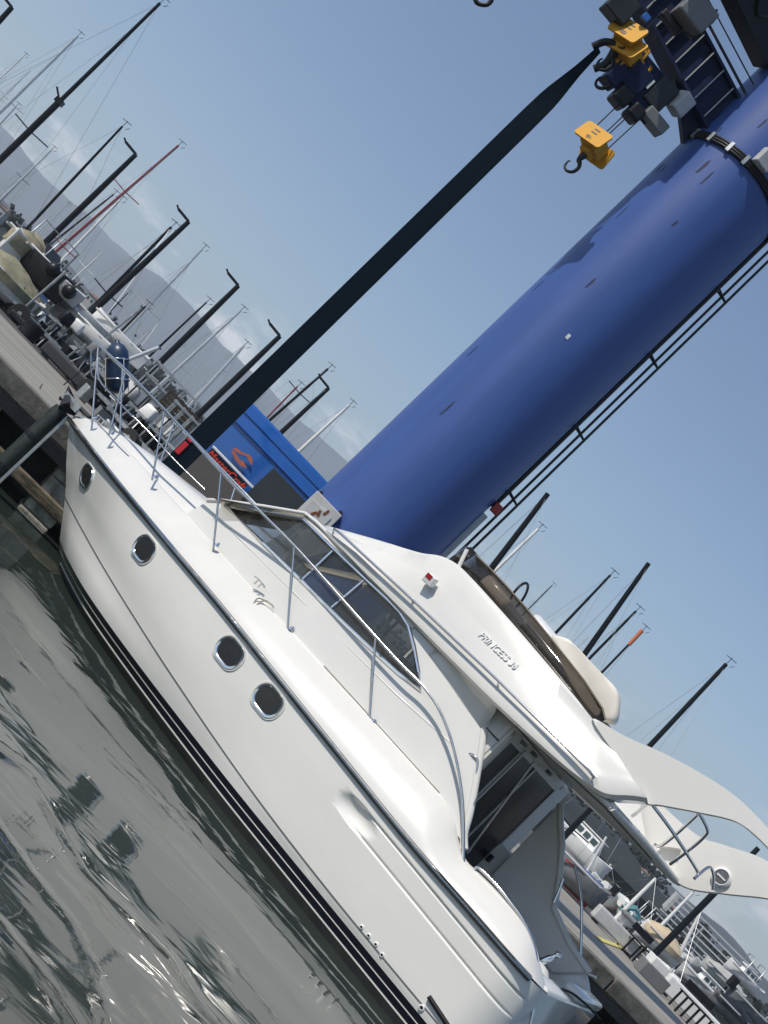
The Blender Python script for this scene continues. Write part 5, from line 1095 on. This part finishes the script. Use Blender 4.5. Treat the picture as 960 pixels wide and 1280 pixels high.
# assorted gear: outboards on stands, coiled hoses, white jerricans, boards
gl = [('outboard_motor', 'white cowled outboard motor on a stand above the grey barrier', 'outboard', 96, 408, 39), ('outboard_motor', 'black outboard motor tilted on the trailer beside white hull', 'outboard', 84, 398, 38.6), ('outboard_motor', 'grey outboard motor standing next to the blue fender', 'outboard', 118, 436, 37.5), ('outboard_motor', 'pale outboard motor standing between fender and racks', 'outboard', 166, 492, 35), ('outboard_motor', 'white outboard motor below the lower dark rack', 'outboard', 186, 516, 34)]
for i, (nm, lab, ct, px, py, Y) in enumerate(gl):
    c_ = at_y(px, py, Y); t_ = thing(nm, lab, ct, (c_.x, Y, QZ + .004), R(40 * i)); col = (PAPER, BLACKP, GREYP, LIGHTG, PAPER)[i]; zt_ = max(.5, c_.z - QZ)
    m = MB(); m.box((0, 0, zt_), (.42, .28, .36), taper=.8); m.build('cowl', col, t_, bevel=.06, smooth=60); m = MB(); m.box((0, 0, zt_ / 2 - .05), (.14, .12, zt_ - .2)); m.build('leg', STEELD, t_); m = MB(); m.box((-.08, 0, .12), (.3, .06, .16)); m.build('skeg', STEELD, t_)
    for a in (0, 2.1, 4.2): m = MB(); m.tube([(0, 0, zt_ - .2), (.32 * math.cos(a), .32 * math.sin(a), 0)], .02, 6); m.build('stand_leg', GALV, t_)
for i, (px, py, Y, lab) in enumerate(((112, 418, 40, 'white racing dinghy hull on its trailer above the barrier block'), (100, 392, 41, 'white racing dinghy hull under the thick black mast'), (148, 424, 42, 'open white dinghy on its trailer behind the blue fender'))):
    small_boat('racing_dinghy', lab, 'dinghy', px, py, Y, 2.2, .9, .34, R((-18, 12, -6)[i]), (BOATW, LIGHTG, BOATW)[i], None, ())
for i, (p0, p1, Y, lab) in enumerate((((30, 385), (84, 338), 38.3, 'grey prop pole leaning against the trailer and tender'), ((154, 452), (200, 434), 33, 'pale spar sticking out beside the blue fender'), ((60, 497), (118, 450), 33, 'thin boat hook lying across the quay and barrier'), ((128, 424), (178, 384), 41, 'grey spar propped over the dark dinghy'))):
    a_, b_ = at_y(*p0, Y), at_y(*p1, Y); t_ = thing('pole', lab, 'pole', a_); d = b_ - a_
    m = MB(); m.tube([(0, 0, 0), d], (.04, .05, .016, .045)[i], 8); m.build('shaft', (GALV, ALU, STEELD, GALV)[i], t_, smooth=60); m = MB(); m.tube([d * .985, d * 1.01], (.06, .07, .03, .07)[i], 8); m.build('end_fitting', STEELD, t_)
# right yard
small_boat('cabin_cruiser', 'small white cabin cruiser with pale windows seen past the saloon doors', 'motor boat', 720, 1060, 70, 4.0, 1.9, .8, R(-30), BOATW, None, ('cabin',), z=0)
kb = small_boat('keel_boat', 'grey hulled keel boat with red bottom ashore behind the cockpit', 'sailing boat', 716, 1106, 40, 1.9, 1.1, .5, R(-3), BOATG, None, ())
m = MB(); m.box((0, 0, .35), (1.4, .12, .6), taper=.7); m.build('keel', REDP, kb)
m = MB(); rws = []
for i in range(9):
    t = i / 8; x = lerp(-.9, .75, t); w_ = .52 * math.sin(math.pi * min(1, (1 - t) * .9 + .1)) ** .6; rws.append([(x, -w_, .66), (x, -w_ * .85, .36), (x, 0, .25), (x, w_ * .85, .36), (x, w_, .66)])
m.grid(rws); m.build('red_bottom', REDP, kb, smooth=50)
for i, (px, py, Y, hm_, cv, ex, lab) in enumerate(((768, 1128, 42, BOATW, None, ('tubes', 'outboard'), 'white inflatable dinghy ashore beyond the yellow quay line'), (784, 1146, 41, BOATW, TEAL, (), 'white dinghy with teal cover ashore beyond the yellow quay line'), (800, 1160, 43, LIGHTG, None, ('frame', 'outboard'), 'grey launch with hoops ashore beside the sand coloured cover'), (752, 1112, 43, BOATW, None, ('screen',), 'open white speedboat between cruiser and blue boom cover'))):
    small_boat('yard_boat', lab, 'boat', px, py, Y + 12, 2.4, 1.0, .4, R((60, 75, 100, 40)[i]), hm_, cv, ex, z=QZ)
small_boat('covered_boat', 'boat under a sand coloured cover beside the thick black mast', 'boat', 824, 1180, 46, 1.9, 1.1, .4, R(12), BOATW, SANDC, z=QZ)
for i, (px, py, Y, lab) in enumerate(((878, 1236, 41, 'pale grey day boat with white cabin beyond the black frames'), (903, 1226, 46, 'pale grey covered day boat beside the white cabins'), (930, 1224, 52, 'white day boat with cabin and hoops farthest out from the black frames'), (935, 1262, 44, 'dark grey open boat with outboard at the yard end'), (915, 1268, 40, 'slate covered boat low beside the long kerb'))):
    small_boat('day_boat', lab, 'boat', px, py, Y + 8, 2.3, .8, .32, R(4 + 3 * i), (LIGHTG, LIGHTG, BOATW, BOATG, BOATG)[i], (None, mat('pale_cover', (.42, .42, .40), .7), None, None, STEELD)[i], (('cabin',), (), ('cabin', 'frame'), ('screen', 'outboard'), ())[i], z=QZ)
c_ = at_y(822, 1205, 37); t_ = thing('electric_cabinet', 'white topped grey cabinet on the quay at the foot of the black mast', 'cabinet', (c_.x + .1, 37, QZ + .004), R(6)); hh = c_.z - QZ + .12
m = MB(); m.box((0, 0, hh * .3), (.9, .5, hh * .6)); m.build('housing', GREYP, t_, bevel=.02); m = MB(); m.box((-.1, 0, hh * .8), (.55, .5, hh * .4)); m.build('top_box', PAPER, t_, bevel=.02)
for i, (p0, p1, Y, lab) in enumerate((((850, 1248), (880, 1279), 36, 'black steel frame bench on the quay beyond the cabinet'), ((788, 1170), (808, 1190), 39, 'low black frame beside the sand covered boat'))):
    a_, b_ = at_y(*p0, Y), at_y(*p1, Y); L = b_.x - a_.x; t_ = thing('frame_bench', lab, 'bench', ((a_.x + b_.x) / 2, Y, QZ + .004), R(3))
    for x in (-L / 2, 0, L / 2):
        for y in (-.25, .25): m = MB(); m.box((x, y, .24), (.05, .05, .48)); m.build('leg', BLACKP, t_)
    for y in (-.25, 0, .25): m = MB(); m.box((0, y, .50), (L + .1, .12, .04)); m.build('slat', BLACKP, t_)
    m = MB(); m.box((0, .3, .75), (L + .1, .04, .2)); m.build('backrest', BLACKP, t_)
a_, b_ = at_z(750, 1128, QZ + .5), at_z(905, 1278, QZ + .5)
long_block('long pale concrete kerb along the back of the quay', (752, 1128), (806, 1182), 39.2, .42, .3, LIGHTG, 'concrete_kerb', 'kerb')
long_block('white topped kerb running past the white covered boats', (838, 1216), (905, 1280), 38.6, .5, .3, PAPER, 'concrete_kerb', 'kerb')
a_, b_ = at_z(747, 1173, QZ + .012), at_z(779, 1185, QZ + .012)
m = MB(); d = (b_ - a_).normalized(); n = Vector((-d.y, d.x, 0)) * .09; m.add([a_ - n, b_ - n, b_ + n, a_ + n], [(0, 1, 2, 3)]); y_ = m.build('painted_line', mat('yellow_road_paint', (.62, .55, .18), .7, var=.2), quay); y_.location.z += .01
for i, (px, py, Y, w_, h_, lab) in enumerate(((20, 396, 38.4, .3, .22, 'small white box on the quay edge under the olive tarpaulin'), (34, 404, 38, .22, .18, 'small pale crate beside the low black kerb block'), (150, 500, 33, .4, .3, 'grey plastic tote behind the bow rail foot'), (182, 540, 32, .5, .25, 'pale plank bundle behind the bow rail near the sling'), (130, 470, 34, .3, .4, 'silver gas bottle crate beside the blue fender'))):
    c_ = at_y(px, py, Y); t_ = thing('yard_box', lab, 'box', (c_.x, Y, QZ + .004), R(15 * i)); m = MB(); m.box((0, 0, h_ / 2), (w_, w_ * .7, h_)); m.build('body', (PAPER, LIGHTG, GREYP, SANDC, GALV)[i], t_, bevel=.015); m = MB(); m.box((0, 0, h_ + .012), (w_ * 1.04, w_ * .74, .025)); m.build('lid', (GREYP, PAPER, BLACKP, LIGHTG, STEELD)[i], t_)

rk = random.Random(8)
GM = 'small white boats laid up beyond the kerb'
for i in range(16):
    t = (i + .5) / 16; o = rk.uniform(-14, 12); px, py = 756 + t * 190 + o * .72, 1118 + t * 168 - o * .69
    q = small_boat('laid_up_boat', 'small white boat laid up among others beyond the quay kerb', 'boat', px, py, 52 + rk.uniform(0, 26), rk.uniform(1.6, 2.4), .8, .34, R(rk.uniform(-30, 40)), (BOATW, LIGHTG, BOATW, GREYP)[i % 4], None, (('outboard',), ('screen',), (), ('frame',))[i % 4], z=QZ, group=GM)
GT = 'trailers and launching trolleys along the yard'
for i, (px, py, Y, rz) in enumerate(((14, 372, 40.5, 20), (92, 420, 39.5, -12), (122, 448, 38.5, 15), (152, 474, 37, -8), (196, 520, 35, 10), (212, 536, 33.5, -15))):
    trailer('galvanised trolley with small black wheels among the yard gear', px, py, Y, 2.0, R(rz), (-.2,), GT, .24)
GC = 'dark wheeled dock carts'
for i, (px, py, Y) in enumerate(((30, 392, 38.6), (76, 412, 39.4), (104, 434, 38.8), (140, 462, 37.6), (168, 508, 35.4), (206, 528, 34.2))):
    c_ = at_y(px, py, Y); t_ = thing('dock_cart', 'black dock cart piled with covers in the yard', 'cart', (c_.x, Y, QZ + .004), R(25 * i), GC); h_ = max(.45, c_.z - QZ)
    m = MB(); m.box((0, 0, h_ * .55), (.9, .55, .3), taper=1.12); m.build('tub', BLACKP, t_, bevel=.03); m = MB(); m.box((.05, 0, h_ * .55 + .2), (.7, .45, .14), rot=.2, taper=.6); m.build('cover', BOATG, t_, bevel=.04)
    for s in (-1, 1): wheel(t_, -.1, s * .34, .2, .2)
    m = MB(); m.tube([(.45, -.22, h_ * .5), (.85, -.2, h_ * .9), (.85, .2, h_ * .9), (.45, .22, h_ * .5)], .018, 6); m.build('handle', GALV, t_)
